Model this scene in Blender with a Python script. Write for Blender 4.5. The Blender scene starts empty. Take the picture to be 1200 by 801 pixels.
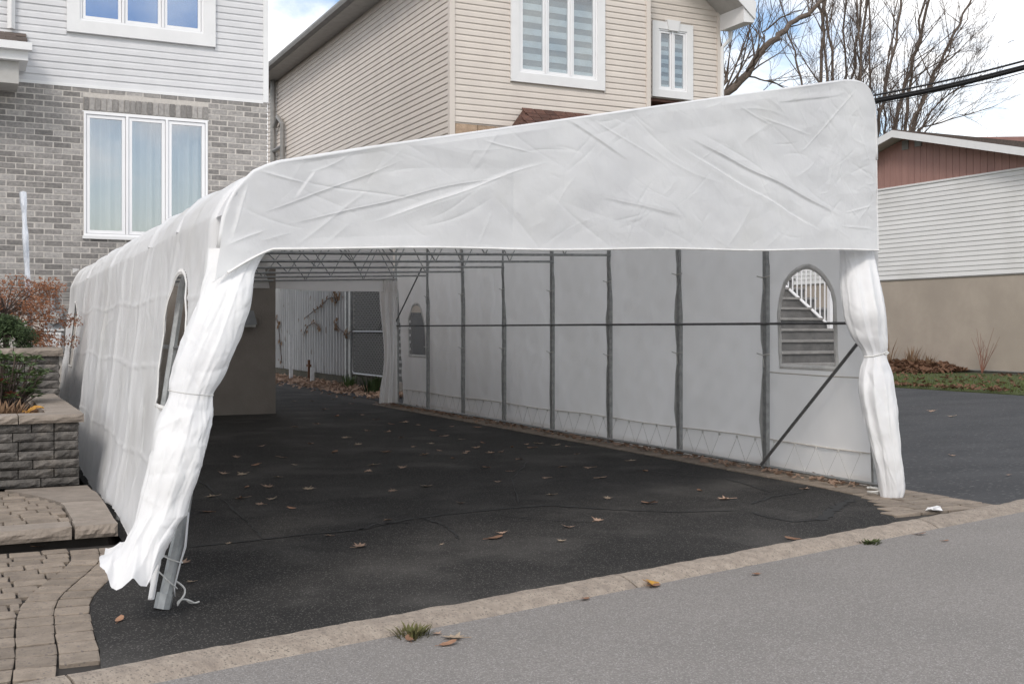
import bpy, bmesh, math, random
import numpy as np
from mathutils import Vector, Matrix, noise

R = random.Random(7)
rad = math.radians
sc = bpy.context.scene
COL = sc.collection

# ---------------------------------------------------------------- camera, sky, sun, exposure
H = 1.42                      # camera height, metres
F = 1323.0                    # focal length in photo pixels (1200 wide)
YAW = rad(26.13)
S_, C_ = math.sin(YAW), math.cos(YAW)
cam_d = bpy.data.cameras.new('camera'); cam = bpy.data.objects.new('camera', cam_d); COL.objects.link(cam)
cam.location = (0, 0, H); cam.rotation_euler = (rad(90), 0, -YAW)
cam_d.sensor_width = 36; cam_d.lens = F/1200*36; cam_d.shift_y = -15.5/1200
cam_d.clip_start = 0.05; cam_d.clip_end = 2000
sc.camera = cam
sc.view_settings.view_transform = 'Standard'; sc.view_settings.look = 'None'
sc.view_settings.exposure = 0.62; sc.view_settings.gamma = 1.0
try: sc.view_settings.use_curve_mapping = False
except Exception: pass

SUN_EL, SUN_AZ = rad(42), rad(222)      # azimuth clockwise from +Y
w = bpy.data.worlds.new('World'); sc.world = w; w.use_nodes = True
nt = w.node_tree; N = nt.nodes; L = nt.links; N.clear()
out = N.new('ShaderNodeOutputWorld'); bg = N.new('ShaderNodeBackground'); bg.inputs['Strength'].default_value = 0.12
sky = N.new('ShaderNodeTexSky'); sky.sky_type = 'NISHITA'; sky.sun_disc = False
sky.sun_elevation = SUN_EL; sky.sun_rotation = SUN_AZ; sky.air_density = 1.0; sky.dust_density = 1.5
L.new(sky.outputs[0], bg.inputs['Color'])
cl = N.new('ShaderNodeBackground'); cl.inputs['Strength'].default_value = 1.0
tc = N.new('ShaderNodeTexCoord')
mp = N.new('ShaderNodeMapping'); mp.inputs['Scale'].default_value = (1, 1, 1.7); mp.inputs['Location'].default_value = (0.35, 0.1, 0.27)
L.new(tc.outputs['Generated'], mp.inputs['Vector'])
n1 = N.new('ShaderNodeTexNoise'); n1.inputs['Scale'].default_value = 3.1; n1.inputs['Detail'].default_value = 9; n1.inputs['Roughness'].default_value = .6
n1.inputs['Distortion'].default_value = .3
L.new(mp.outputs[0], n1.inputs['Vector'])
cr = N.new('ShaderNodeValToRGB'); cr.color_ramp.elements[0].position = .42; cr.color_ramp.elements[1].position = .56
L.new(n1.outputs[0], cr.inputs[0])
n2 = N.new('ShaderNodeTexNoise'); n2.inputs['Scale'].default_value = 2.2; n2.inputs['Detail'].default_value = 5
L.new(mp.outputs[0], n2.inputs['Vector'])
cc = N.new('ShaderNodeValToRGB'); cc.color_ramp.elements[0].position = .35; cc.color_ramp.elements[1].position = .6
cc.color_ramp.elements[0].color = (.88, .885, .90, 1); cc.color_ramp.elements[1].color = (1.0, .985, .965, 1)
L.new(n2.outputs[0], cc.inputs[0]); L.new(cc.outputs[0], cl.inputs['Color'])
mx = N.new('ShaderNodeMixShader'); L.new(cr.outputs[0], mx.inputs[0]); L.new(bg.outputs[0], mx.inputs[1]); L.new(cl.outputs[0], mx.inputs[2])
L.new(mx.outputs[0], out.inputs[0])

sd = bpy.data.lights.new('sun', 'SUN'); sun = bpy.data.objects.new('sun', sd); COL.objects.link(sun)
sd.energy = 1.0; sd.angle = rad(14); sd.color = (1, .95, .89)
sdir = Vector((math.sin(SUN_AZ)*math.cos(SUN_EL), math.cos(SUN_AZ)*math.cos(SUN_EL), math.sin(SUN_EL)))
sun.rotation_euler = (-sdir).to_track_quat('-Z', 'Y').to_euler(); sun.location = (0, -5, 30)

# ---------------------------------------------------------------- surveying: photo pixel + known plane -> metres
def ray(u): l = (u-600)/F; return S_+C_*l, C_-S_*l
def gnd(u, v, h=0.0):
    t = F*(H-h)/(v-385); a, b = ray(u); return t*a, t*b
def onY(u, v, Y):
    a, b = ray(u); t = Y/b; return t*a, H+(385-v)/F*t
def onX(u, v, X):
    a, b = ray(u); t = X/a; return t*b, H+(385-v)/F*t
FY0, FK = 5.94-.93*.2531, .2531           # the shelter's front plane: Y = FY0 + FK*X
def onF(u, v, off=0.0):
    a, b = ray(u); t = (FY0-off)/(b-FK*a); return Vector((t*a, t*b, H+(385-v)/F*t))

# ---------------------------------------------------------------- materials
def mat(name, col, col2=None, rough=.8, scale=6., detail=4, metal=0., bump=0., bscale=None, rnd=0., spec=.5, ramp=(.35, .65),
        speck=None, transl=0., stretch=(1, 1, 1), coat=0., bump2=None, col3=None, scale3=1., ramp3=(.45, .6)):
    m = bpy.data.materials.new(name); m.use_nodes = True
    nt = m.node_tree; N = nt.nodes; L = nt.links
    b = N['Principled BSDF']; b.inputs['Roughness'].default_value = rough; b.inputs['Metallic'].default_value = metal
    b.inputs['Specular IOR Level'].default_value = spec
    if coat: b.inputs['Coat Weight'].default_value = coat
    tc = N.new('ShaderNodeTexCoord'); geo = N.new('ShaderNodeNewGeometry')
    mp = N.new('ShaderNodeMapping'); mp.inputs['Scale'].default_value = stretch
    L.new(geo.outputs['Position'], mp.inputs['Vector'])
    vec = mp.outputs[0]
    c = None
    if col2 is None: col2 = tuple(x*.82 for x in col)
    nz = N.new('ShaderNodeTexNoise'); nz.inputs['Scale'].default_value = scale; nz.inputs['Detail'].default_value = detail
    nz.inputs['Roughness'].default_value = .6
    L.new(vec, nz.inputs['Vector'])
    cr = N.new('ShaderNodeValToRGB'); cr.color_ramp.elements[0].position = ramp[0]; cr.color_ramp.elements[1].position = ramp[1]
    cr.color_ramp.elements[0].color = (*col2, 1); cr.color_ramp.elements[1].color = (*col, 1)
    L.new(nz.outputs[0], cr.inputs[0]); c = cr.outputs[0]
    if col3:
        n3 = N.new('ShaderNodeTexNoise'); n3.inputs['Scale'].default_value = scale3; n3.inputs['Detail'].default_value = 5
        L.new(geo.outputs['Position'], n3.inputs['Vector'])
        r3 = N.new('ShaderNodeValToRGB'); r3.color_ramp.elements[0].position = ramp3[0]; r3.color_ramp.elements[1].position = ramp3[1]
        L.new(n3.outputs[0], r3.inputs[0])
        mm = N.new('ShaderNodeMixRGB'); L.new(r3.outputs[0], mm.inputs[0]); L.new(c, mm.inputs[1]); mm.inputs[2].default_value = (*col3, 1); c = mm.outputs[0]
    if speck:                                   # (colour, scale, amount)
        vs = N.new('ShaderNodeTexVoronoi'); vs.inputs['Scale'].default_value = speck[1]; L.new(vec, vs.inputs['Vector'])
        sh = N.new('ShaderNodeSeparateColor'); L.new(vs.outputs['Color'], sh.inputs[0])
        r4 = N.new('ShaderNodeValToRGB'); r4.color_ramp.elements[0].position = 1-speck[2]; r4.color_ramp.elements[1].position = min(1, 1-speck[2]*.6)
        L.new(sh.outputs[0], r4.inputs[0])
        mm = N.new('ShaderNodeMixRGB'); L.new(r4.outputs[0], mm.inputs[0]); L.new(c, mm.inputs[1]); mm.inputs[2].default_value = (*speck[0], 1); c = mm.outputs[0]
    if rnd:
        oi = N.new('ShaderNodeObjectInfo'); mr = N.new('ShaderNodeMapRange')
        mr.inputs['To Min'].default_value = 1-rnd; mr.inputs['To Max'].default_value = 1+rnd
        L.new(oi.outputs['Random'], mr.inputs['Value'])
        hs = N.new('ShaderNodeVectorMath'); hs.operation = 'SCALE'; L.new(c, hs.inputs[0]); L.new(mr.outputs[0], hs.inputs['Scale']); c = hs.outputs[0]
    L.new(c, b.inputs['Base Color'])
    nrm = None
    if bump:
        nb = N.new('ShaderNodeTexNoise'); nb.inputs['Scale'].default_value = bscale or scale*3; nb.inputs['Detail'].default_value = 6
        L.new(vec, nb.inputs['Vector'])
        bp = N.new('ShaderNodeBump'); bp.inputs['Distance'].default_value = bump; bp.inputs['Strength'].default_value = 1
        L.new(nb.outputs[0], bp.inputs['Height']); nrm = bp.outputs[0]
    if bump2:                                   # creased film: thin ridges of a warped Voronoi net, (distance, scale)
        wn = N.new('ShaderNodeTexNoise'); wn.inputs['Scale'].default_value = bump2[1]*.7
        L.new(geo.outputs['Position'], wn.inputs['Vector'])
        add = N.new('ShaderNodeVectorMath'); add.operation = 'MULTIPLY_ADD'; add.inputs[1].default_value = (.35, .35, .35)
        L.new(wn.outputs['Color'], add.inputs[0]); L.new(geo.outputs['Position'], add.inputs[2])
        vv = N.new('ShaderNodeTexVoronoi'); vv.feature = 'F1'; vv.inputs['Scale'].default_value = bump2[1]
        L.new(add.outputs[0], vv.inputs['Vector'])
        b2 = N.new('ShaderNodeBump'); b2.inputs['Distance'].default_value = bump2[0]
        L.new(vv.outputs['Distance'], b2.inputs['Height'])
        if nrm: L.new(nrm, b2.inputs['Normal'])
        nrm = b2.outputs[0]
    if nrm: L.new(nrm, b.inputs['Normal'])
    if transl:
        tr = N.new('ShaderNodeBsdfTranslucent'); L.new(c, tr.inputs['Color'])
        if nrm: L.new(nrm, tr.inputs['Normal'])
        ms = N.new('ShaderNodeMixShader'); ms.inputs[0].default_value = transl
        L.new(b.outputs[0], ms.inputs[1]); L.new(tr.outputs[0], ms.inputs[2]); L.new(ms.outputs[0], N['Material Output'].inputs[0])
    return m

def glassy(name, tint, trans, rough=.02, gloss=(1, 1, 1), fres=True):
    m = bpy.data.materials.new(name); m.use_nodes = True
    nt = m.node_tree; N = nt.nodes; L = nt.links; N.remove(N['Principled BSDF'])
    t = N.new('ShaderNodeBsdfTransparent'); t.inputs[0].default_value = (*tint, 1)
    g = N.new('ShaderNodeBsdfGlossy'); g.inputs['Roughness'].default_value = rough; g.inputs[0].default_value = (*gloss, 1)
    ms = N.new('ShaderNodeMixShader'); ms.inputs[0].default_value = 1-trans
    L.new(t.outputs[0], ms.inputs[1]); L.new(g.outputs[0], ms.inputs[2]); L.new(ms.outputs[0], N['Material Output'].inputs[0])
    return m

M = {}
M['tarp'] = mat('white_tarp', (.88, .88, .88), (.78, .78, .79), col3=(.77, .765, .75), scale3=1.7, ramp3=(.6, .85), rough=.42, scale=1.5, transl=.26, bump=.002, bscale=18, spec=.4)
M['tarp_side'] = mat('white_side_tarp', (.88, .88, .88), (.84, .84, .845), col3=(.68, .67, .65), scale3=1.3, ramp3=(.52, .85), rough=.42, scale=1.5, transl=.36, bump=.003, bscale=6, spec=.4, stretch=(1, 1, .3))
M['tarp_roof'] = mat('white_roof_tarp', (.82, .82, .825), (.78, .78, .79), rough=.42, scale=1.5, transl=.26, bump=.003, bscale=6, spec=.4)
M['tarp_in'] = mat('grey_inner_tarp', (.88, .865, .85), (.82, .805, .785), rough=.6, scale=1.2, transl=.50, bump=.005, bscale=3, stretch=(1, 1, .5))
M['seam'] = mat('seam_tape', (.78, .77, .75), rough=.5, scale=8)
M['hem'] = mat('hem_cord', (.62, .58, .52), rough=.8, scale=9)
M['steel'] = mat('galvanised_steel', (.42, .43, .43), (.30, .31, .31), rough=.45, metal=.6, scale=14, bump=.001, bscale=60)
M['steel_dk'] = mat('dark_steel_tube', (.17, .17, .17), (.12, .12, .12), rough=.5, metal=.4, scale=14)
M['flap'] = mat('grey_fabric_flap', (.50, .50, .49), (.42, .42, .41), rough=.7, scale=8, transl=.2)
M['rope'] = mat('white_rope', (.62, .61, .58), rough=.8, scale=40)
M['vinyl'] = glassy('clear_vinyl', (.93, .93, .93), .93, .12)
M['asphalt'] = mat('dark_sealed_asphalt', (.034, .032, .030), (.017, .0163, .0156), rough=.9, scale=1.1, detail=8, bump=.006, bscale=130, spec=.25,
                   speck=((.12, .113, .105), 170, .09), col3=(.085, .080, .074), scale3=1.15, ramp3=(.50, .82))
M['asphalt2'] = mat('blue_grey_asphalt', (.058, .059, .062), (.04, .041, .044), rough=.88, scale=1.6, detail=7, bump=.005, bscale=120, spec=.3,
                    speck=((.12, .12, .12), 80, .05), stretch=(.35, 1, 1))
M['road'] = mat('pale_worn_road_asphalt', (.255, .238, .223), (.185, .172, .162), rough=.9, scale=80, detail=3, bump=.007, bscale=110, spec=.25,
                speck=((.33, .315, .30), 190, .16), ramp=(.35, .68), col3=(.19, .178, .167), scale3=1.3, ramp3=(.42, .8))
M['crack'] = mat('crack_filler', (.012, .012, .012), rough=.7, scale=30)
M['kerb'] = mat('rough_concrete_kerb', (.33, .28, .23), (.235, .195, .16), rough=.9, scale=14, detail=8, bump=.012, bscale=45, rnd=.07,
                speck=((.17, .145, .12), 130, .12), col3=(.22, .185, .155), scale3=9, ramp3=(.56, .72))
M['paver'] = mat('beige_grey_paver', (.265, .218, .172), (.185, .150, .118), rough=.9, scale=9, detail=6, bump=.006, bscale=70, rnd=.17,
                 speck=((.15, .125, .11), 110, .06))
M['slab'] = mat('beige_stone_slab', (.285, .243, .205), (.215, .183, .153), rough=.9, scale=7, detail=6, bump=.008, bscale=50, rnd=.08)
M['slab_face'] = M['slab']
M['joint'] = mat('joint_sand', (.035, .03, .026), rough=1, scale=20)
M['stone'] = mat('split_wall_stone', (.135, .125, .115), (.062, .058, .054), rough=.9, scale=11, detail=7, bump=.03, bscale=22, rnd=.3, col3=(.20, .175, .15), scale3=5, ramp3=(.58, .78))
M['soil'] = mat('soil', (.05, .035, .025), (.025, .018, .013), rough=1, scale=15, bump=.03)
M['brick'] = mat('grey_brick', (.34, .322, .305), (.235, .225, .217), rough=.9, scale=22, detail=5, bump=.004, bscale=90, rnd=.33, spec=.2)
M['mortar'] = mat('pale_mortar', (.56, .525, .485), (.48, .45, .415), rough=.95, scale=30, bump=.003)
M['siding_w'] = mat('pale_grey_vinyl_siding', (.64, .64, .65), (.60, .60, .61), rough=.5, scale=3, bump=.0015, bscale=2.5, rnd=.02)
M['siding_b'] = mat('beige_vinyl_siding', (.66, .60, .54), (.62, .56, .505), rough=.55, scale=2, bump=.0015, bscale=2, rnd=.03, stretch=(1, 1, .4))
M['siding_p'] = mat('dusty_pink_boards', (.36, .205, .175), (.31, .175, .15), rough=.7, scale=5, rnd=.04, stretch=(1, 1, .2))
M['siding_r'] = mat('white_steel_siding', (.74, .74, .735), (.68, .68, .675), rough=.45, scale=1.2, detail=7, col3=(.60, .595, .58), scale3=.8, ramp3=(.5, .85), stretch=(1, .3, 1), rnd=.02)
M['trim'] = mat('white_painted_trim', (.76, .76, .76), (.72, .72, .72), rough=.5, scale=3)
M['frame'] = mat('white_pvc_frame', (.82, .82, .83), (.79, .79, .80), rough=.35, scale=3)
M['gutter'] = mat('grey_metal_gutter', (.27, .265, .255), (.22, .215, .21), rough=.5, scale=4)
M['soffit'] = mat('pale_soffit', (.46, .45, .43), (.40, .39, .37), rough=.6, scale=5)
M['glass'] = glassy('window_glass', (.92, .92, .92), .72, .015, (.93, .93, .94))
M['glass_clear'] = glassy('blind_window_glass', (.8, .84, .86), .86, .015)
M['glass_sky_tint'] = glassy('sky_tinted_upper_glass', (.7, .8, .9), .50, .01, (.50, .60, .78))  # blue of the reflected sky is put into the tint and gloss colour
M['curtain'] = mat('sheer_curtain', (.78, .79, .78), (.70, .72, .72), rough=.9, scale=3, transl=.3)
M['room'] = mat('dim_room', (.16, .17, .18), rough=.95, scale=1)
M['blind'] = mat('pale_zebra_blind', (.68, .73, .74), rough=.8, scale=3)
M['blind_dk'] = mat('grey_zebra_blind', (.20, .23, .24), rough=.8, scale=3)
M['stucco'] = mat('taupe_stucco', (.28, .25, .22), (.24, .213, .187), rough=.95, scale=2.5, detail=7, bump=.006, bscale=60)
M['stucco_r'] = mat('tan_stucco', (.42, .365, .31), (.37, .32, .27), col3=(.34, .295, .25), scale3=.45, ramp3=(.45, .75), rough=.95, scale=1.3, detail=7, bump=.006, bscale=50)
M['concrete'] = mat('grey_concrete', (.27, .255, .235), (.20, .19, .175), rough=.95, scale=4, detail=7, bump=.006, bscale=60)
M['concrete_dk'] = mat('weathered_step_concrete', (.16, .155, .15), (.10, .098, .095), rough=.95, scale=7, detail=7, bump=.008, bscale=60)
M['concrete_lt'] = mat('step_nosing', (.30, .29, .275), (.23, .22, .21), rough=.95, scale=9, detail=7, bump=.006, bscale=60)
M['plywood'] = mat('tan_limestone', (.45, .33, .235), (.34, .245, .17), rough=.9, scale=9, detail=6, bump=.012, rnd=.15)
M['redbrick'] = mat('red_brown_brick', (.28, .12, .085), (.2, .09, .07), rough=.9, scale=20)
M['shingle'] = mat('brown_shingle', (.12, .058, .042), (.07, .036, .028), rough=.95, scale=16, detail=6, bump=.008, bscale=120, rnd=.3)
M['shingle_g'] = mat('grey_brown_shingle', (.13, .10, .085), (.08, .065, .058), rough=.95, scale=16, detail=6, bump=.008, bscale=120, rnd=.25)
M['bark'] = mat('grey_brown_bark', (.16, .125, .10), (.09, .07, .057), rough=.95, scale=12, detail=6, bump=.02, bscale=25)
M['twig'] = mat('twig_bark', (.115, .085, .07), (.075, .055, .045), rough=.95, scale=12)
M['cable'] = mat('black_cable', (.018, .018, .02), rough=.6, scale=20)
M['corr'] = mat('weathered_corrugated_steel', (.50, .50, .50), (.42, .42, .42), rough=.6, scale=4, detail=7, rnd=.04, stretch=(1, 1, .25), speck=((.3, .27, .24), 30, .02))
M['mossy'] = mat('mossy_concrete', (.10, .09, .065), (.055, .05, .036), rough=.95, scale=5, detail=7, bump=.01, bscale=40)
M['mesh'] = mat('galvanised_wire', (.42, .42, .42), rough=.5, metal=.5, scale=20)
M['gate_backing'] = mat('dark_gate_backing', (.05, .048, .045), rough=.9, scale=6)
M['post_w'] = mat('white_plastic_post', (.70, .70, .70), rough=.5, scale=9)
M['wrap'] = mat('shiny_clear_wrap', (.72, .75, .80), (.42, .46, .52), rough=.15, scale=9, detail=6, bump=.03, bscale=25, stretch=(1, 1, .3), coat=.6)
M['meter'] = mat('grey_enamel', (.30, .31, .32), (.25, .26, .27), rough=.5, scale=9)
M['grass'] = mat('short_grass', (.085, .11, .03), (.05, .062, .02), rough=.95, scale=6, bump=.03, bscale=60)
M['blade'] = mat('grass_blade', (.12, .16, .045), (.09, .10, .035), rough=.8, scale=8, transl=.3)
M['dryblade'] = mat('dry_plant', (.24, .15, .085), (.14, .085, .05), rough=.9, scale=15, transl=.15)
M['litter'] = mat('brown_leaf_litter', (.20, .105, .06), (.10, .055, .035), rough=.9, scale=25, transl=.15)
M['leaf_tan'] = mat('tan_leaf', (.46, .32, .235), (.34, .225, .16), rough=.8, scale=40, rnd=.3, transl=.15)
M['leaf_rust'] = mat('rust_leaf', (.34, .19, .115), (.24, .13, .08), rough=.8, scale=40, rnd=.25, transl=.15)
M['leaf_yel'] = mat('yellow_leaf', (.62, .34, .05), (.45, .21, .05), rough=.7, scale=30, transl=.25)
M['leaf_pale'] = mat('pale_dry_leaf', (.46, .36, .26), (.34, .26, .19), rough=.8, scale=40, transl=.2)
M['maple_red'] = mat('rusty_orange_foliage', (.34, .15, .07), (.22, .09, .045), rough=.8, scale=25, transl=.25)
M['conifer'] = mat('dark_green_conifer', (.045, .075, .02), (.022, .04, .012), rough=.8, scale=25)
M['rhodo'] = mat('green_leaf', (.11, .16, .055), (.06, .10, .035), rough=.5, scale=20, transl=.15)
M['rhodo2'] = mat('reddish_leaf', (.26, .075, .05), (.17, .06, .04), rough=.5, scale=20, transl=.15)
M['rust'] = mat('rusty_iron', (.13, .06, .032), rough=.9, scale=30)
M['black'] = mat('black_plastic', (.02, .02, .02), rough=.5, scale=9)
M['lamp_glass'] = mat('frosted_lamp', (.5, .5, .48), rough=.3, scale=9)

# ---------------------------------------------------------------- helpers
def smooth(me):
    me.polygons.foreach_set('use_smooth', [True]*len(me.polygons)); me.update()
def link(name, me, m=None, parent=None, loc=(0, 0, 0), rot=(0, 0, 0), scale=(1, 1, 1), kind=None):
    o = bpy.data.objects.new(name, me); COL.objects.link(o)
    if m is not None and me is not None and not me.materials: me.materials.append(m)
    if parent is not None: o.parent = parent
    o.location = loc; o.rotation_euler = rot; o.scale = scale
    if kind: o['kind'] = kind
    return o
def tag(o, label, cat=None, group=None, kind=None):
    o['label'] = label
    if cat: o['category'] = cat
    if group: o['group'] = group
    if kind: o['kind'] = kind
    return o
def thing(name, label, cat, loc=(0, 0, 0), rz=0, group=None, kind=None):
    o = bpy.data.objects.new(name, None); COL.objects.link(o); o.empty_display_size = .2
    o.location = loc; o.rotation_euler = (0, 0, rz)
    return tag(o, label, cat, group, kind)
class MB:
    def __init__(s): s.v = []; s.f = []
    def add(s, vs, fs):
        n = len(s.v); s.v += [tuple(x) for x in vs]; s.f += [tuple(i+n for i in f) for f in fs]; return s
    def box(s, x0, x1, y0, y1, z0, z1):
        return s.add([(x0, y0, z0), (x1, y0, z0), (x1, y1, z0), (x0, y1, z0), (x0, y0, z1), (x1, y0, z1), (x1, y1, z1), (x0, y1, z1)],
                     [(0, 3, 2, 1), (4, 5, 6, 7), (0, 1, 5, 4), (1, 2, 6, 5), (2, 3, 7, 6), (3, 0, 4, 7)])
    def tube(s, pts, r, n=6, cap=True, flat=None):
        pts = [Vector(p) for p in pts]; k = len(pts); rr = r if isinstance(r, (list, tuple)) else [r]*k
        base = len(s.v); up0 = None
        for i, p in enumerate(pts):
            d = (pts[min(i+1, k-1)]-pts[max(i-1, 0)])
            if d.length < 1e-9: d = Vector((0, 0, 1))
            d.normalize()
            if up0 is None:
                up0 = Vector((0, 0, 1)) if abs(d.z) < .9 else Vector((1, 0, 0))
            a = d.cross(up0)
            if a.length < 1e-5: a = d.orthogonal()
            a.normalize(); b = d.cross(a); up0 = -b if False else up0
            for j in range(n):
                t = 2*math.pi*j/n
                s.v.append(tuple(p+a*math.cos(t)*rr[i]+b*math.sin(t)*rr[i]*(flat or 1)))
        for i in range(k-1):
            for j in range(n):
                j2 = (j+1) % n
                s.f.append((base+i*n+j, base+i*n+j2, base+(i+1)*n+j2, base+(i+1)*n+j))
        if cap:
            s.f.append(tuple(base+j for j in range(n))[::-1]); s.f.append(tuple(base+(k-1)*n+j for j in range(n)))
        return s
    def prism(s, poly, axis, a0, a1):
        """poly: 2-D points; extruded along axis (0,1,2) from a0 to a1"""
        n = len(poly); vs = []
        for a in (a0, a1):
            for p in poly:
                q = list(p); q.insert(axis, a); vs.append(q)
        fs = [tuple(range(n)), tuple(range(2*n-1, n-1, -1))]+[(i, i+n, (i+1) % n+n, (i+1) % n) for i in range(n)]
        return s.add(vs, fs)
    def mesh(s, name, sm=False, recalc=True):
        me = bpy.data.meshes.new(name); me.from_pydata(s.v, [], s.f)
        if recalc:
            b = bmesh.new(); b.from_mesh(me); bmesh.ops.recalc_face_normals(b, faces=b.faces); b.to_mesh(me); b.free()
        if sm: smooth(me)
        me.update(); return me
    def build(s, name, m, parent=None, sm=False, kind=None, recalc=True, **k):
        return link(name, s.mesh(name, sm, recalc), m, parent, kind=kind, **k)
def block_mesh(name, bev=.08, seed=0, jit=0.0, segs=1):
    """unit block (centre origin) with bevelled, slightly uneven edges"""
    b = bmesh.new(); bmesh.ops.create_cube(b, size=1)
    return b
def stone(name, sx, sy, sz, bev, jit, seed, m):
    b = bmesh.new(); bmesh.ops.create_cube(b, size=1)
    for v in b.verts: v.co = Vector((v.co.x*sx, v.co.y*sy, v.co.z*sz))
    if bev: bmesh.ops.bevel(b, geom=b.edges[:], offset=bev, segments=1, affect='EDGES')
    r = random.Random(seed)
    for v in b.verts: v.co += Vector([r.uniform(-1, 1)*jit for _ in range(3)])
    me = bpy.data.meshes.new(name); b.to_mesh(me); b.free(); me.materials.append(m); return me
def split_stone(name, sx, sy, sz, seed, m, amp=.012, n=(7, 3)):
    """block with a rough split front (-y) face"""
    r = random.Random(seed); nx, nz = n; mb = MB(); vs = []; fs = []
    for j in range(nz+1):
        for i in range(nx+1):
            x = -sx/2+sx*i/nx; z = -sz/2+sz*j/nz
            e = min(i, nx-i, j, nz-j)
            y = -sy/2-(r.uniform(.25, 1)*amp*2 if e > 0 else -r.uniform(0, .6)*amp)
            vs.append((x+r.uniform(-.1, .1)*amp, y, z+(r.uniform(-.3, .3)*amp if 0 < j < nz else 0)))
    for j in range(nz):
        for i in range(nx):
            a = j*(nx+1)+i; fs += [(a, a+1, a+nx+2), (a, a+nx+2, a+nx+1)]
    b0 = len(vs)
    vs += [(-sx/2, sy/2, -sz/2), (sx/2, sy/2, -sz/2), (sx/2, sy/2, sz/2), (-sx/2, sy/2, sz/2)]
    bot = list(range(0, nx+1)); top = [nz*(nx+1)+i for i in range(nx+1)]
    fs.append(tuple(bot[::-1])+(b0, b0+1)); fs.append(tuple(top)+(b0+2, b0+3))
    lf = [j*(nx+1) for j in range(nz+1)]; rt = [j*(nx+1)+nx for j in range(nz+1)]
    fs.append(tuple(lf)+(b0+3, b0)); fs.append(tuple(rt[::-1])+(b0+1, b0+2)); fs.append((b0, b0+3, b0+2, b0+1))
    mb.add(vs, fs); me = mb.mesh(name); me.materials.append(m); return me
def grid_obj(name, P, m, parent=None, mask=None, sm=True, wrap=False):
    """P: (n, m, 3) numpy array of points"""
    n, k, _ = P.shape
    me = bpy.data.meshes.new(name)
    idx = np.arange(n*k).reshape(n, k)
    if wrap:
        idx = np.concatenate([idx, idx[:, :1]], 1)
    q = np.stack([idx[:-1, :-1], idx[:-1, 1:], idx[1:, 1:], idx[1:, :-1]], -1)
    q = q[mask] if mask is not None else q.reshape(-1, 4)
    me.from_pydata(P.reshape(-1, 3).tolist(), [], q.reshape(-1, 4).tolist())
    if sm: smooth(me)
    return link(name, me, m, parent)
def wob(A, B, seed, amp, wl):
    """smooth pseudo-noise from summed sines"""
    r = np.random.RandomState(seed); D = np.zeros_like(A)
    for i in range(7):
        a = r.uniform(0, 2*np.pi); k = 2*np.pi/(wl*r.uniform(.5, 1.6)); D += np.sin(k*(A*np.cos(a)+B*np.sin(a))+r.uniform(0, 6.28))*r.uniform(.3, 1)
    return D*amp/2.2
def creases(A, B, seed, n, amp, lr=(.2, .9), wdt=.012, ang=None, spread=3.2, box=None):
    """sharp ridges and valleys of a sheet that was stored folded"""
    r = np.random.RandomState(seed); D = np.zeros_like(A)
    a0, a1, b0, b1 = box or (A.min(), A.max(), B.min(), B.max())
    for i in range(n):
        ca, cb = r.uniform(a0, a1), r.uniform(b0, b1); t = (r.uniform(-spread, spread)/2 if ang is None else ang+r.normal()*spread)
        l = r.uniform(*lr); s = r.choice([-1, 1])*amp*r.uniform(.3, 1.2); wd = wdt*r.uniform(.7, 2.5)
        x = (A-ca)*np.cos(t)+(B-cb)*np.sin(t); y = -(A-ca)*np.sin(t)+(B-cb)*np.cos(t)+.06*l*np.sin(x/l*3+i)
        e = np.clip(1-np.abs(x)/(l/2), 0, 1)**.6
        D += s*e*np.exp(-np.abs(y)/wd)
    return D
def kinks(A, B, seed, n, slope, L=(.15, .6), box=None):
    """planar facets meeting in sharp folds"""
    r = np.random.RandomState(seed); D = np.zeros_like(A); a0, a1, b0, b1 = box or (A.min(), A.max(), B.min(), B.max())
    for i in range(n):
        ca, cb, t, l = r.uniform(a0, a1), r.uniform(b0, b1), r.uniform(0, np.pi), r.uniform(*L)
        x = (A-ca)*np.cos(t)+(B-cb)*np.sin(t); y = -(A-ca)*np.sin(t)+(B-cb)*np.cos(t)
        D += r.choice([-1, 1])*slope*r.uniform(.4, 1)*np.abs(y)*np.exp(-(x/l)**2-(y/(l*.6))**2)
    return D
def ridge(A, B, p, q, amp, wd, side=0.):
    """one long named fold from p to q, optionally stepping the sheet to one side"""
    p = np.array(p, float); q = np.array(q, float); d = q-p; l = np.hypot(*d); d /= l
    x = (A-p[0])*d[0]+(B-p[1])*d[1]; y = -(A-p[0])*d[1]+(B-p[1])*d[0]; y = y+.008*np.sin(x*4.1)+.004*np.sin(x*9+1)
    e = np.clip(np.minimum(x/(l*.2), (l-x)/(l*.25)), 0, 1)
    return e*(amp*np.exp(-np.abs(y)/wd)+side*np.clip(y/(wd*3), -1, 1)*np.exp(-(y/(wd*7))**2))
def disp(P, D, flip=1):
    """push grid P along its normals by D"""
    du = np.gradient(P, axis=1); dv = np.gradient(P, axis=0); n = np.cross(du, dv); n /= np.linalg.norm(n, axis=2, keepdims=True)+1e-9
    return P+n*D[..., None]*flip

# ================================================================= GROUND
KX, KY, KM = .536, 4.97, .212                    # back edge of kerb: Y = KY + KM (X-KX)
def kerbY(x): return KY+KM*(x-KX)
kd = Vector((1, KM, 0)).normalized(); kn = Vector((-kd.y, kd.x, 0))      # along, and away from the street
g = MB(); g.add([(-600, -600, -.09), (900, -600, -.09), (900, 1200, -.09), (-600, 1200, -.09)], [(0, 1, 2, 3)])
tag(g.build('ground', M['soil'], kind='structure'), 'bare dark earth under and beyond the drives', 'ground')
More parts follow.
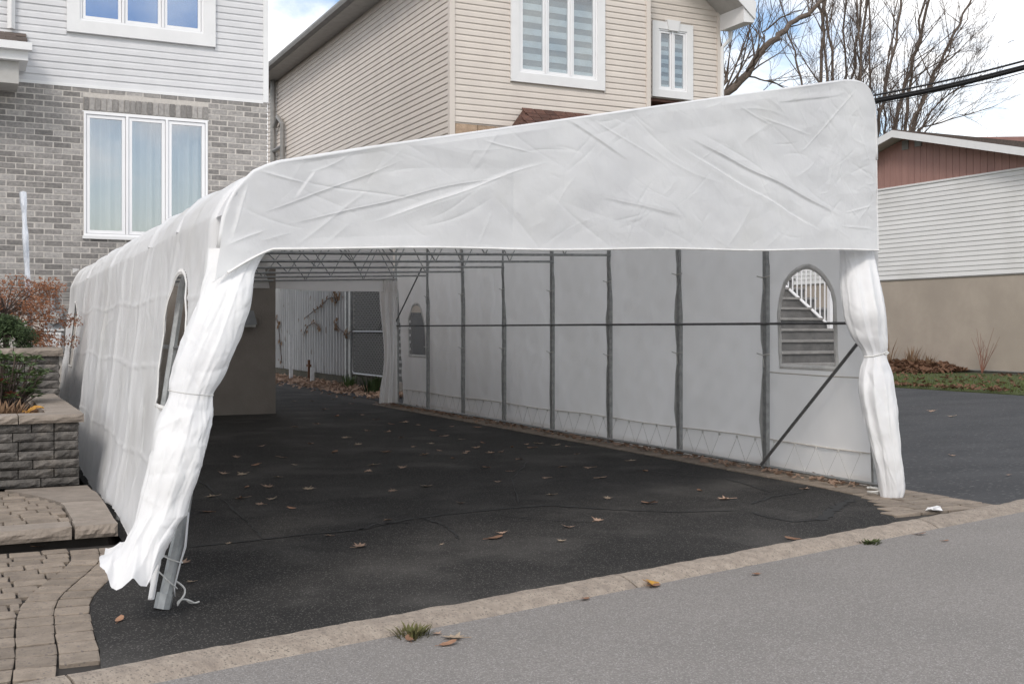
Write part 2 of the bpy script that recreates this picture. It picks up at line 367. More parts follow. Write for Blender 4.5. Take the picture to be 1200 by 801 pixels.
# road: a sheet on the street side of the kerb
def kp(s, n, z): p = Vector((KX, KY, 0))+kd*s+kn*n; return (p.x, p.y, z)
g = MB(); nx = 60
vs = [kp(-200, -.20, -.03), kp(400, -.20, -.03), kp(400, -9, -.03), kp(-200, -9, -.03)]
g.add(vs, [(0, 1, 2, 3)]); tag(g.build('road', M['road'], kind='structure'), 'pale grey worn asphalt street in the foreground', 'road')
g = MB(); g.add([kp(-200, -9, -.025), kp(400, -9, -.025), kp(400, -200, -.025), kp(-200, -200, -.025)], [(0, 1, 2, 3)])
tag(g.build('far_verge', M['grass'], kind='structure'), 'grass verge across the street', 'verge')
kerb = thing('kerb', 'low beige concrete kerb between the dark driveway and the street', 'kerb', kind='structure')
prof = [(0, -.06), (0, .006), (-.02, .014), (-.07, .015), (-.12, .006), (-.165, -.010), (-.20, -.026), (-.225, -.04), (-.225, -.10), (0, -.10)]
s = -9.3; ks = 0
while s < 26:
    ln = 3.05; n = 90 if -3 < s < 9 else 3; rr = random.Random(int(s*10)+500)
    mb = MB(); vs = []; np_ = len(prof)
    for i in range(n+1):
        t = s+.006+(ln-.012)*i/n
        for j, (a, b) in enumerate(prof):
            e = (noise.noise(Vector((t*3, j*.7, 1)))*.012+noise.noise(Vector((t*11, j*1.3, 4)))*.008+max(0, noise.noise(Vector((t*6, j*.5, 9)))-.25)*.05*(j > 4)) if 0 < j < 8 else 0
            vs.append(kp(t, a+e*(1.3 if j > 4 else .6), b+e*.5))
    fs = [(i*np_+j, i*np_+(j+1) % np_, (i+1)*np_+(j+1) % np_, (i+1)*np_+j) for i in range(n) for j in range(np_)]
    fs += [tuple(range(np_)), tuple(n*np_+j for j in range(np_))[::-1]]
    mb.add(vs, fs); mb.build('kerb_stone', M['kerb'], kerb, sm=False); s += ln

# the curved left edge of the drive, from the street inwards
edge_px = [(119, 787), (117, 762), (110, 740), (105.5, 718), (106, 707), (111, 697), (119, 688), (129, 678), (140, 668)]
edge = [gnd(u, v) for u, v in edge_px]
edge[0] = (edge[0][0], kerbY(edge[0][0])+.0)
edge += [(.91, 7.15), (.965, 7.4), (.985, 7.9), (1.0, 9), (1.05, 12), (1.1, 18.7)]
dr = MB(); inner = [gnd(u, v) for u, v in ((1067, 609.6), (1040, 601), (998, 585), (903, 560), (720, 526))]
right = [(6.25, kerbY(6.25)), (6.32, 6.35), (6.62, 6.75), (6.86, 7.2), (6.93, 8.0), (6.95, 12), (6.95, 46)]
poly = [(x, y, 0) for x, y in edge]+[(1.1, 46, 0)]+[(x, y, 0) for x, y in right[::-1]]
# triangulate as strip between the left edge and the right edge
def strip(lf, rt, z):
    mb = MB(); lf = [Vector((a, b, z)) for a, b in lf]; rt = [Vector((a, b, z)) for a, b in rt]
    i = j = 0; vs = lf+rt; fs = []; n = len(lf)
    while i < len(lf)-1 or j < len(rt)-1:
        if j == len(rt)-1 or (i < len(lf)-1 and (lf[i+1].y-lf[0].y)/(lf[-1].y-lf[0].y) <= (rt[j+1].y-rt[0].y)/(rt[-1].y-rt[0].y)):
            fs.append((i, n+j, i+1)); i += 1
        else:
            fs.append((i, n+j, n+j+1)); j += 1
    mb.add(vs, fs); return mb
lf_ = edge+[(1.1, 46)]; rt_ = right
o = strip(lf_, rt_, 0).build('driveway', M['asphalt'], kind='structure')
tag(o, 'nearly black sealed asphalt driveway under the white shelter', 'driveway'); drive = o
# crack filler lines on the drive
def line_strip(pts, wd, z, seed):
    r = random.Random(seed); P = []
    for (a, b) in zip(pts[:-1], pts[1:]):
        for k in range(8):
            t = k/8; P.append(Vector((a[0]+(b[0]-a[0])*t+r.uniform(-.012, .012), a[1]+(b[1]-a[1])*t+r.uniform(-.012, .012), z)))
    P.append(Vector((*pts[-1], z))); mb = MB(); vs = []
    for i, p in enumerate(P):
        d = (P[min(i+1, len(P)-1)]-P[max(i-1, 0)]).normalized(); n = Vector((-d.y, d.x, 0)); ww = wd*r.uniform(.35, 1.3)*(.15 if i in (0, len(P)-1) else 1)
        vs += [p+n*ww/2, p-n*ww/2]
    mb.add(vs, [(2*i, 2*i+1, 2*i+3, 2*i+2) for i in range(len(P)-1)]); return mb
for k, (pp, wd) in enumerate([([(218, 641), (300, 633), (360, 626), (420, 621), (480, 608), (520, 603), (600, 595), (640, 592), (720, 597), (800, 600), (860, 598)], .028),
                   ([(497, 607), (520, 615), (533, 624), (536, 632)], .016), ([(420, 621), (440, 614), (482, 612)], .014), ([(590, 604), (650, 610), (700, 612)], .008),
                   ([(880, 590), (905, 582), (945, 576)], .02), ([(962, 610), (972, 600), (988, 590), (998, 586)], .07), ([(740, 548), (790, 556), (850, 560), (905, 577)], .014),
                   ([(880, 600), (905, 607), (930, 611), (960, 609)], .02), ([(230, 560), (262, 585), (290, 612), (310, 632)], .012), ([(620, 540), (600, 560), (608, 590)], .01)]):
    line_strip([gnd(*p) for p in pp], wd*1.5, .004, k).build('sealed_crack', M['crack'], drive)
# neighbour's drive
o = strip([(6.9+.62, kerbY(7.5)), (7.5, 8), (7.5, 46)], [(20.4, kerbY(20.4)), (20.4, 20), (20.4, 46)], -.004).build('neighbour_driveway', M['asphalt2'], kind='structure')
tag(o, 'blue-grey asphalt driveway right of the shelter', 'driveway')

# ---- strip of pavers under the right wall
pstrip = thing('paver_strip', 'band of beige pavers between the two asphalt drives under the right wall', 'paving', (6.9, 7, 0), kind='structure')
def pw(mb, name, m): # geometry given in world coordinates, parent placed elsewhere
    o = mb.build(name, m); o.parent = pstrip; o.matrix_parent_inverse = Matrix.Translation(-Vector(pstrip.location)); return o
def rightX(y):
    for (a, b), (c, d) in zip(right[:-1], right[1:]):
        if b <= y <= d: return a+(c-a)*(y-b)/(d-b)
    return right[-1][0]
base = strip([(x+.001, y) for x, y in right], [(7.52, kerbY(7.5)), (7.5, 8), (7.5, 46)], -.012); pw(base, 'joint_sand', M['joint'])
pav = [stone('paver', 1, 1, 1, 0, 0, 0, M['paver'])]
def paver_mesh(seed):
    b = bmesh.new(); bmesh.ops.create_cube(b, size=1); bmesh.ops.bevel(b, geom=[e for e in b.edges if any(v.co.z > 0 for v in e.verts)], offset=.045, segments=1, affect='EDGES')
    r = random.Random(seed)
    for v in b.verts: v.co += Vector((r.uniform(-.02, .02), r.uniform(-.02, .02), r.uniform(-.03, .03) if v.co.z > 0 else 0))
    me = bpy.data.meshes.new('paver'); b.to_mesh(me); b.free(); me.materials.append(M['paver']); return me
PV = [paver_mesh(i) for i in range(8)]
def place_paver(parent, x, y, z, sx, sy, rz, hgt=.05):
    o = bpy.data.objects.new('paver', R.choice(PV)); COL.objects.link(o); o.parent = parent
    o.location = Vector((x, y, z-hgt/2+R.uniform(-.002, .002)))-Vector(parent.location); o.rotation_euler = (R.uniform(-.008, .008), R.uniform(-.008, .008), rz); o.scale = (sx, sy, hgt)
y = kerbY(6.7)+.12
row = 0
while y < 20:
    x0 = rightX(y)+.01; x1 = 7.5; n = max(1, round((x1-x0)/.27)); sx = (x1-x0)/n
    for i in range(n): place_paver(pstrip, x0+sx*(i+.5), y+.08+(.0 if i % 2 else .0), .008, sx-.014, .155, 0)
    y += .17; row += 1

# ---- pavers at bottom left: two rings along the curved edge, then running rows
pvt = thing('paver_walk', 'beige interlocking paver walk left of the curved driveway edge', 'paving', (0, 6.3, 0), kind='structure')
g = MB(); ex = edge[:12]
vs = [(-6, kerbY(-6), -.012)]+[(x, y, -.012) for x, y in ex]+[(-6, 7.9, -.012)]
g2 = MB(); g2.add([(-6, b, -.014) for a, b in ex]+[(a, b, -.014) for a, b in ex], [(i, i+12, i+13, i+1) for i in range(11)])
g2.add([(-6, kerbY(-6), -.014), (ex[0][0], ex[0][1], -.014), (-6, ex[0][1], -.014)], [(0, 1, 2)])
o = g2.build('joint_sand', M['joint']); o.parent = pvt; o.matrix_parent_inverse = Matrix.Translation(-Vector(pvt.location))
# resample edge
def resample(P, st):
    P = [Vector((a, b)) for a, b in P]; out = []; d = 0; acc = 0
    for a, b in zip(P[:-1], P[1:]):
        l = (b-a).length; t = d
        while t < l: out.append((a+(b-a)*(t/l), (b-a).normalized())); t += st
        d = t-l
    return out
def sm_edge(P, it=3):
    P = [Vector((a, b)) for a, b in P]
    for _ in range(it):
        Q = [P[0]]
        for a, b in zip(P[:-1], P[1:]): Q += [a*.75+b*.25, a*.25+b*.75]
        P = Q+[P[-1]]
    return [(p.x, p.y) for p in P]
es = sm_edge(edge[:13], 3)
for ring, off in enumerate((.085, .255, .425)):
    P = resample([(x, y) for x, y in es], .02)
    line = [(p-Vector((t.y, -t.x))*off) for p, t in P]
    line = [(p.x, p.y) for p in line]
    st = .178
    for k, (p, t) in enumerate(resample(line[2:], st)):
        if p.y < kerbY(p.x)+.08 or p.y > 7.76: continue
        if ring == 2 and p.y > 6.1: continue
        place_paver(pvt, p.x, p.y, .006, .163, st-.014, math.atan2(t.y, t.x)-math.pi/2, .05)
def ringX(y, off):
    best = min(es, key=lambda q: abs(q[1]-y)); return best[0]-off
y = 4.6; row = 0
while y < 7.8:
    off = .345 if y > 6.03 else .515
    x = -1.2+(row % 2)*.11; yc = y+.068
    while True:
        lx = R.choice((.19, .19, .14, .23)); xm = ringX(yc, off)-.0
        if x+.035 > xm: break
        x2 = min(x+lx, xm)
        if yc > kerbY(x)+.06: place_paver(pvt, (x+x2)/2, yc, .004, x2-x-.013, .134, R.uniform(-.02, .02))
        x = x2
    y += .146; row += 1
# kerb-side earth left of the drive is hidden by the pavers

# ================================================================= STONE STEP (platform) AND PLANTERS
stp = thing('stone_step', 'broad low stone step with split front edge before the planter', 'step', (.3, 8.9, 0))
def sub(mesh_or_mb, name, m, parent, loc=(0, 0, 0), rz=0, scale=(1, 1, 1)):
    me = mesh_or_mb.mesh(name) if isinstance(mesh_or_mb, MB) else mesh_or_mb
    o = link(name, me, m, parent); o.location = Vector(loc)-Vector(parent.location); o.rotation_euler = (0, 0, rz); o.scale = scale; return o
b = MB().box(-2.2, .90, 7.97, 9.9, -.06, .045); sub(b, 'base', M['joint'], stp)
for i, (x0, x1) in enumerate(((-1.95, -1.15), (-1.13, -.42), (-.40, .665), (.685, .95))):
    me = split_stone('front_slab', x1-x0, .23, .085, i+3, M['slab'], .010, (12, 3)); sub(me, 'front_slab', None, stp, ((x0+x1)/2, 7.985, .09))
for i, (y0, y1) in enumerate(((8.115, 9.0), (9.02, 9.9))):
    mb = MB(); ys = [y0+(y1-y0)*k/6 for k in range(7)]
    rgt = lambda yy: .95+.03*math.sin((yy-8.1)*1.2)-.02*(yy > 9.5)
    lft = lambda yy: .695 if yy < 8.9 else .695-.36*(yy-8.9)**1.4
    vs = []
    for yy in ys: vs += [(lft(yy), yy, .05), (rgt(yy), yy, .05), (lft(yy), yy, .132), (rgt(yy), yy, .132)]
    fs = []
    for k in range(6):
        a = 4*k; fs += [(a+2, a+3, a+7, a+6), (a, a+4, a+5, a+1), (a+1, a+5, a+7, a+3), (a, a+2, a+6, a+4)]
    fs += [(0, 1, 3, 2), (24, 26, 27, 25)]; mb.add(vs, fs); sub(mb, 'edge_slab', M['slab'], stp)
y = 8.12; row = 0
while y < 9.85:
    x = -1.4+(row % 2)*.12; dy = .155
    xr = .68 if y < 8.85 else .68-.36*max(0, y+.15-8.9)**1.4
    while x < xr-.06:
        lx = R.choice((.14, .2, .24, .17)); x2 = min(x+lx, xr)
        place_paver(stp, (x+x2)/2, y+dy/2, .131, x2-x-.012, dy-.010, R.uniform(-.03, .03), .07); x = x2
    y += dy; row += 1

def planter(name, label, x0, x1, y0, y1, h0, h1, rows, cap, capw, seed):
    pl = thing(name, label, 'planter', ((x0+x1)/2, y0, h0)); r = random.Random(seed)
    rh = (h1-cap-h0)/rows
    b = MB().box(x0+.03, x1-.05, y0+.06, y1, h0, h1-cap-.01); sub(b, 'core', M['joint'], pl)
    for j in range(rows):
        z = h0+rh*(j+.5); x = x0-(j % 2)*.17
        x = x1-r.choice((.2, .3, .36)); xe = x1-.008+r.uniform(-.008, .006)
        first = True
        while xe > x0:
            x = max(x, x0-.1)
            me = split_stone('stone', xe-x-.008, .16, rh-.007, r.randint(0, 9999), M['stone'], .010, (7, 3))
            o = sub(me, 'stone', None, pl, ((x+xe)/2, y0+.09, z))
            xe = x; x = xe-r.choice((.17, .27, .31, .36))
        yy = y0+.17                                   # return wall on the right side
        while yy < y1:
            l = r.choice((.28, .36, .2)); l = min(l, y1-yy+.05)
            me = split_stone('stone', l-.008, .14, rh-.007, r.randint(0, 9999), M['stone'], .009, (5, 2))
            sub(me, 'stone', None, pl, (x1-.07, yy+l/2, z), math.pi/2); yy += l
    x = x1+.03; k = 0
    while x > x0:
        l = r.choice((.42, .5)); me = split_stone('cap_stone', l-.008, capw, cap, r.randint(0, 9999), M['slab'], .008, (9, 3))
        sub(me, 'cap_stone', None, pl, (x-l/2, y0+capw/2-.03, h1-cap/2)); x -= l
    yy = y0-.03+capw
    while yy < y1-.03:
        l = min(.55, y1-yy); me = split_stone('cap_stone', l-.008, capw, cap, r.randint(0, 9999), M['slab'], .008, (9, 3))
        sub(me, 'cap_stone', None, pl, (x1+.03-capw/2, yy+l/2, h1-cap/2), math.pi/2); yy += l
    return pl
p1 = planter('stone_planter', 'front grey stone planter with beige capstones and dried plants', -1.9, .905, 9.94, 13.12, .13, .72, 7, .068, .28, 11)
b = MB(); 
vs = []; nx, ny = 24, 24
for j in range(ny+1):
    for i in range(nx+1):
        x = -1.9+(.66+1.9)*i/nx; yy = 10.15+2.95*j/ny; vs.append((x, yy, .64+.05*noise.noise(Vector((x*3, yy*3, 0)))))
b.add(vs, [(j*(nx+1)+i, j*(nx+1)+i+1, (j+1)*(nx+1)+i+1, (j+1)*(nx+1)+i) for j in range(ny) for i in range(nx)]); sub(b, 'soil', M['soil'], p1)
p2 = planter('stone_planter', 'rear raised stone planter tier beside the utility meter', -1.9, 1.0, 13.2, 16.2, .60, 1.21, 6, .085, .33, 23)
b = MB().box(-1.9, .72, 13.5, 16.1, .9, 1.12); sub(b, 'soil', M['soil'], p2)
p3 = planter('stone_pillar', 'small capped stone block behind the rear planter', .78, 1.0, 16.3, 16.7, .9, 1.42, 4, .07, .25, 31)
p3['category'] = 'pillar'
o = MB().box(-6, 1.05, 16.2, 18.72, -.05, .95).build('raised_bed', M['soil'], kind='structure'); tag(o, 'raised earth bed against the grey brick house', 'bed')
o = MB().box(-6, -1.95, 9.9, 16.19, -.05, .6).build('side_bed', M['soil'], kind='structure'); tag(o, 'raised earth left of the planters', 'bed')

# ================================================================= SIDING / WINDOW HELPERS
def board_mesh(name, e, m, lap='dutch', outw=.02):
    """one board, unit long along +x, e high, outer side is -y"""
    if lap == 'dutch': pf = [(0, 0), (-outw, 0), (-outw, .006), (-outw*.85, e*.62), (-outw*.35, e*.78), (-outw*.3, e-.001), (0, e-.001)]
    else: pf = [(0, 0), (-outw, 0), (-outw, .005), (-outw*.3, e-.001), (0, e-.001)]
    mb = MB(); mb.prism([(a, b) for a, b in pf], 0, 0, 1); me = mb.mesh(name); me.materials.append(m); return me
def cut(lo, hi, holes):
    iv = [(lo, hi)]
    for a, b in holes:
        nv = []
        for (p, q) in iv:
            if b <= p or a >= q: nv.append((p, q)); continue
            if a > p: nv.append((p, a))
            if b < q: nv.append((b, q))
        iv = nv
    return [t for t in iv if t[1]-t[0] > .03]
def casement(parent, name, x0, x1, z0, z1, yf, npane, trimw, glass, fr=.045, label=None, trimm='trim', tops=True, tdepth=.05, blind=None, cur=None, keystone=False):
    """window on a front wall at Y=yf facing -Y. outer size = trim; parts: trim boards, frame, sashes, panes"""
    wdw = link(name, None, None, parent)
    if label: wdw['label'] = label
    ix0, ix1, iz0, iz1 = x0+trimw, x1-trimw, z0+trimw, z1-trimw
    mb = MB()
    if trimw > 0:
        d0, d1 = yf-tdepth, yf
        mb.prism([(x0, z0), (x1, z0), (ix1, iz0), (ix0, iz0)], 1, d0, d1)
        mb.prism([(x0, z1), (ix0, iz1), (ix1, iz1), (x1, z1)], 1, d0, d1)
        mb.prism([(x0, z0), (ix0, iz0), (ix0, iz1), (x0, z1)], 1, d0-.001, d1)
        mb.prism([(x1, z0), (x1, z1), (ix1, iz1), (ix1, iz0)], 1, d0-.001, d1)
        if keystone: mb.prism([((x0+x1)/2-.13, iz1-.02), ((x0+x1)/2+.13, iz1-.02), ((x0+x1)/2+.19, z1+.05), ((x0+x1)/2-.19, z1+.05)], 1, d0-.03, d1)
        mb.build('trim', M[trimm], wdw)
    f = MB(); yb = yf+.10; y0 = yf-.03
    t = .035
    f.box(ix0, ix1, y0, yb, iz0, iz0+t); f.box(ix0, ix1, y0, yb, iz1-t, iz1); f.box(ix0, ix0+t, y0, yb, iz0+t, iz1-t); f.box(ix1-t, ix1, y0, yb, iz0+t, iz1-t)
    pw_ = (ix1-ix0-2*t)/npane
    for k in range(1, npane): xx = ix0+t+pw_*k; f.box(xx-.02, xx+.02, y0-.004, yb, iz0+t, iz1-t)
    f.build('frame', M['frame'], wdw)
    for k in range(npane):
        a = ix0+t+pw_*k+(.02 if k else 0)+.006; c = ix0+t+pw_*(k+1)-(.02 if k < npane-1 else 0)-.006; q0, q1 = iz0+t+.006, iz1-t-.006
        s = MB(); ys = yf-.012; ye = yf+.05
        s.box(a, c, ys, ye, q0, q0+fr); s.box(a, c, ys, ye, q1-fr, q1); s.box(a, a+fr, ys, ye, q0+fr, q1-fr); s.box(c-fr, c, ys, ye, q0+fr, q1-fr)
        s.build('sash', M['frame'], wdw)
        p = MB().box(a+fr-.005, c-fr+.005, yf+.012, yf+.018, q0+fr-.005, q1-fr+.005); p.build('pane', glass, wdw)
        if blind:
            nb = int((q1-q0)/blind); 
            for j in range(nb*2):
                zz = q0+j*blind/2
                MB().box(a+fr-.01, c-fr+.01, yf+.05+(j % 2)*.012, yf+.055+(j % 2)*.012, zz, zz+blind/2+.004).build('blind_band', M['blind_dk'] if j % 2 else M['blind'], wdw)
    if cur:
        n = 160; P = np.zeros((2, n, 3)); xs = np.linspace(ix0, ix1, n); ph = np.cumsum(np.random.RandomState(3).uniform(.25, .75, n))
        yy = yf+.22+.035*np.sin(ph)
        for q, z in enumerate((z0, z1)): P[q, :, 0] = xs; P[q, :, 1] = yy; P[q, :, 2] = z
        grid_obj('curtain', P, M['curtain'], wdw)
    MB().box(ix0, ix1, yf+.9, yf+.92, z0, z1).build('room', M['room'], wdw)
    return wdw

# ================================================================= GREY BRICK HOUSE (left)
GY = 18.8; GX1 = onY(313.5, 100, GY)[0]; GX0 = -6.0
gh = thing('grey_brick_house', 'grey brick house with pale siding above, at the far left', 'house', (0, GY, 0))
def gp(mb, name, m, parent=gh, **k):
    o = mb.build(name, m, **k); o.parent = parent; 
    o.location = Vector(o.location)-Vector(gh.location) if parent is gh else o.location; return o
# children of gh are placed in world coordinates by giving the empty at the origin of Y only
gh.location = (0, 0, 0)
ZB = onY(160, 107, GY)[1]                                   # underside of siding
ZB = (onY(313, 120.5, GY)[1]+onY(30, 95.7, GY)[1])/2
wx0, wz1 = onY(98, 132, GY); wx1, _ = onY(243, 141, GY); wz0 = onY(100, 276, GY)[1]; wz1 = (wz1+onY(243, 141, GY)[1])/2
ux0, uz0 = onY(78, 37, GY); ux1, _ = onY(252, 56, GY); uz0 = (uz0+onY(252, 56, GY)[1])/2; uz1 = uz0+1.75
# back walls with openings
def wall_with_hole(x0, x1, z0, z1, hole, y0, y1):
    mb = MB(); a, b, c, d = hole
    mb.box(x0, a, y0, y1, z0, z1); mb.box(b, x1, y0, y1, z0, z1); mb.box(a, b, y0, y1, z0, c); mb.box(a, b, y0, y1, d, z1); return mb
wall_with_hole(GX0, GX1-.02, .0, ZB, (wx0+.01, wx1-.01, wz0+.01, wz1-.01), GY-.012, GY+.25).build('mortar_wall', M['mortar'], gh)
wall_with_hole(GX0, GX1-.04, ZB, 8.6, (ux0+.17, ux1-.17, uz0+.17, uz1-.17), GY+.02, GY+.25).build('sheathing', M['siding_w'], gh)
MB().box(GX1-.3, GX1-.03, GY+.26, GY+9, 0, 8.6).build('side_wall', M['siding_w'], gh)
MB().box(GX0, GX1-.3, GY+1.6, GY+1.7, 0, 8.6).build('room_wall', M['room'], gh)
gr = MB(); gr.prism([(GY-.5, 8.5), (GY-.5, 8.7), (GY+4.5, 10.6), (GY+9.5, 8.7), (GY+9.5, 8.5)], 0, GX0, GX1+.35); gr.build('roof', M['shingle_g'], gh)
# bricks: the 300 nearest-looking as parts, rest joined
bm_ = [stone('brick', 1, 1, 1, .035, .012, k, M['brick']) for k in range(5)]
cs, bl = .0897, .267; cells = []
z = ZB-cs; row = 0
while z > 1.6:
    x = GX1-(0 if row % 2 else bl/2)
    ed = GX1
    first = True
    while ed > -1.2:
        a = x if not first else x
        holes = []
        if z+cs > wz0-.005 and z < wz1+.22: holes = [(wx0-.005, wx1+.005)]
        for (p, q) in cut(max(a, -1.2), ed, holes):
            if not (z+cs > wz1 and z < wz1+.2 and False): cells.append((p, q, z))
        ed = a; x = a-bl; first = False
    z -= cs; row += 1
vis = []
for (p, q, zz) in cells:
    u = 600+F*(((p+q)/2)*C_-GY*S_)/(((p+q)/2)*S_+GY*C_); v = 385-(zz-H)/(((p+q)/2)*S_+GY*C_)*F
    # hidden behind the tarp or left of the frame
    tl = 330-(u-104)*.64 if u > 104 else 330
    hid = v > tl+4 or u < -12 or (u < 34 and v < 98)
    vis.append((hid, u, v))
cand = [c for c, h in zip(cells, vis) if not h[0]]; rest = [c for c, h in zip(cells, vis) if h[0]]
cand.sort(key=lambda c: -(c[1]-c[0])*(1-.001*c[0])); 
extra = cand[292:]; cand = cand[:292]
for (p, q, zz) in cand:
    o = bpy.data.objects.new('brick', R.choice(bm_)); COL.objects.link(o); o.parent = gh
    o.location = ((p+q)/2, GY+.03+R.uniform(-.002, .002), zz+cs/2); o.scale = (q-p-.013, .09, cs-.013)
mb = MB()
for (p, q, zz) in rest+extra: mb.box(p+.0055, q-.0055, GY-.015, GY+.05, zz+.0055, zz+cs-.0055)
mb.build('bricks', mat('grey_brick_mixed', (.34, .322, .305), (.19, .183, .177), rough=.9, scale=5.5, detail=0, bump=.004, bscale=90, spec=.2, ramp=(.4, .6), stretch=(.75, 1, 2)), gh, kind='stuff')
# soldier course over the lower window
sc_n = 22; sw = (wx1-wx0+.02)/sc_n
for k in range(sc_n):
    o = bpy.data.objects.new('soldier_brick', R.choice(bm_)); COL.objects.link(o); o.parent = gh
    o.location = (wx0-.01+sw*(k+.5), GY+.022, wz1+.125); o.scale = (sw-.012, .10, .205)
MB().box(wx0-.02, wx1+.02, GY-.02, GY+.05, wz1-.004, wz1+.014).build('lintel', M['trim'], gh)
# stucco base at the house corner
MB().box(2.6, onY(323, 400, GY-.06)[0], GY-.06, GY+.011, 0, 2.45).build('stucco_base', M['stucco'], gh)
lampx, lampz = onY(289, 371, GY-.06)
lm = MB(); lm.box(lampx-.05, lampx+.05, GY-.09, GY-.06, lampz-.1, lampz+.12); lm.prism([(lampx-.13, lampz-.13), (lampx+.13, lampz-.13), (lampx+.07, lampz+.1), (lampx-.07, lampz+.1)], 1, GY-.26, GY-.09)
wl = lm.build('wall_lamp', M['meter'], gh); MB().box(lampx-.11, lampx+.11, GY-.25, GY-.10, lampz-.17, lampz-.131).build('lamp_glass', M['lamp_glass'], wl)
# siding boards
bd = board_mesh('siding_board', .1075, M['siding_w'], 'dutch', .018)
def lay(parent, mesh, zs, e, lo, hi, holes, yf):
    z = zs; k = 0
    while z < holes['top']:
        hs = [(a, b) for (a, b, c, d) in holes['h'] if z+e > c+.01 and z < d-.01]
        for (a, b) in cut(lo, hi, hs):
            o = bpy.data.objects.new('siding_board', mesh); COL.objects.link(o); o.parent = parent
            o.location = (a, yf, z); o.scale = (b-a, 1, 1)
            if b-a > 2.2 and k % 2:                  # lapped joint: split the run in two lengths
                jt = (.31+.37*((k*7) % 5)/5)*(b-a); o.scale.x = jt
                q = bpy.data.objects.new('siding_board', mesh); COL.objects.link(q); q.parent = parent; q.location = (a+jt-.004, yf-.0025, z); q.scale = (b-a-jt+.004, 1, 1)
        z += e; k += 1
lay(gh, bd, ZB+.03, .1075, GX0, GX1-.06, {'top': 8.4, 'h': [(ux0, ux1, uz0, uz1)]}, GY+.018)
MB().box(GX1-.075, GX1+.012, GY-.022, GY+.12, ZB+.0, 8.5).build('corner_trim', M['trim'], gh)
MB().box(GX0, GX1-.076, GY-.02, GY+.02, ZB-.02, ZB+.029).build('starter_strip', M['trim'], gh)
casement(gh, 'window', wx0, wx1, wz0, wz1, GY, 3, 0, M['glass'], .05, 'white three-pane window in the brick wall', cur=True)
sill = MB().box(wx0-.02, wx1+.02, GY-.055, GY+.03, wz0-.05, wz0); sill.build('window_sill', M['trim'], gh)
casement(gh, 'window', ux0, ux1, uz0, uz1, GY, 3, .19, M['glass_sky_tint'], .045, 'wide-trimmed upper window with panes coloured like reflected blue sky')
# downspout and the porch roof corner at the top left
dx = onY(13, 20, GY)[0]
MB().tube([(dx, GY-.06, 8.4), (dx, GY-.06, onY(13, 35, GY)[1])], .055, 4).build('downspout', M['trim'], gh)
px1 = onY(33, 60, 18.0)[0]; pz = lambda v: onY(30, v, 18.0)[1]
pr = MB().box(-4, px1, 18.0, GY-.03, pz(71), pz(60)+.02).build('porch_fascia', M['trim'], gh)
MB().box(-4, px1+.05, 17.9, 18.0-.001, pz(60), pz(51)).build('porch_gutter', M['trim'], gh)
MB().box(-4, px1-.12, 18.12, GY-.03, pz(97), pz(71)-.002).build('porch_beam', M['soffit'], gh)
sh_me = stone('shingle', 1, 1, 1, .02, .02, 3, M['shingle_g'])
for j in range(5):
    for i in range(9):
        yy = 18.0+.17*j; zz = pz(50)+.075*j-.02; xx = px1-.14-.3*i-(j % 2)*.15
        if xx < -1: continue
        o = bpy.data.objects.new('shingle', sh_me); COL.objects.link(o); o.parent = gh; o.location = (xx, yy+.05, zz); o.rotation_euler = (.40, 0, 0); o.scale = (.29, .26, .02)
MB().prism([(17.95, pz(52)-.03), (18.78, pz(52)-.03), (18.78, pz(35)-.02)], 0, -4, px1-.03).build('porch_roof', M['shingle_g'], gh)
# meter and box on the wall
def onwall(u, v): return onY(u, v, GY-.02)
mx_, mz_ = onwall(62, 373)
um = thing('utility_meter', 'grey round-faced utility meter on the wall by the shelter', 'meter', (mx_, GY-.02, mz_))
MB().box(-.13, .13, -.12, 0, -.16, .13).build('housing', M['meter'], um)
MB().tube([(0, -.12, .0), (0, -.18, 0)], .085, 20).build('dial', M['lamp_glass'], um, sm=False)
MB().tube([(0, -.06, .13), (0, -.06, .45)], .03, 8).build('conduit', M['meter'], um)
MB().box(-.15, .15, -.14, -.0, -.19, -.162).build('bottom_flange', M['trim'], um)
mx_, mz_ = onwall(63, 398)
o = stone('housing', .28, .14, .38, .05, 0, 1, M['post_w']); tag(link('junction_box', o, loc=(mx_, GY-.09, mz_-.05)), 'rounded pale box on the wall below the meter', 'box')

# ================================================================= BEIGE HOUSE (centre)
BX, BY = 9.2, 21.66
bh = thing('beige_house', 'two-storey beige siding house with zebra blinds behind the shelter', 'house')
BZ = onY(535, 143, BY)[1]; BZs = onX(527, 166, BX)[1]
jx = onY(761, 60, BY)[0]; RY = BY+.5; rx = onY(843, 60, RY)[0]
EAV = 9.42; bwid = rx-BX
# walls
bwx0, bwz0 = onY(598, 95, BY); bwx1, q = onY(708, 107, BY); bwz0 = (bwz0+q)/2; bwz1 = bwz0+2.35
swx0, q0 = onY(763.5, 110, RY); swx1, q1 = onY(811, 121, RY); swz0 = (q0+q1)/2; swz1 = (onY(763, 24, RY)[1]+onY(811, 31, RY)[1])/2
wall_with_hole(BX+.03, jx-.02, BZ-.02, 9.6, (bwx0+.15, bwx1-.15, bwz0+.15, bwz1-.15), BY+.025, BY+.3).build('front_sheathing', M['siding_b'], bh)
wall_with_hole(jx, rx-.03, swz0-.02, 9.6, (swx0+.13, swx1-.13, swz0+.13, swz1-.13), RY+.025, RY+.3).build('recess_sheathing', M['siding_b'], bh)
MB().box(jx-.3, jx-.021, BY+.31, RY+.3, 3.2, 9.6).build('return_wall', M['siding_b'], bh)
MB().box(BX+.03, BX+.3, BY+.31, 37.2, 0, 9.6).build('side_sheathing', M['siding_b'], bh)
MB().box(rx-.3, rx-.03, RY+.31, 37.2, 0, 9.3).build('far_side_wall', M['siding_b'], bh)
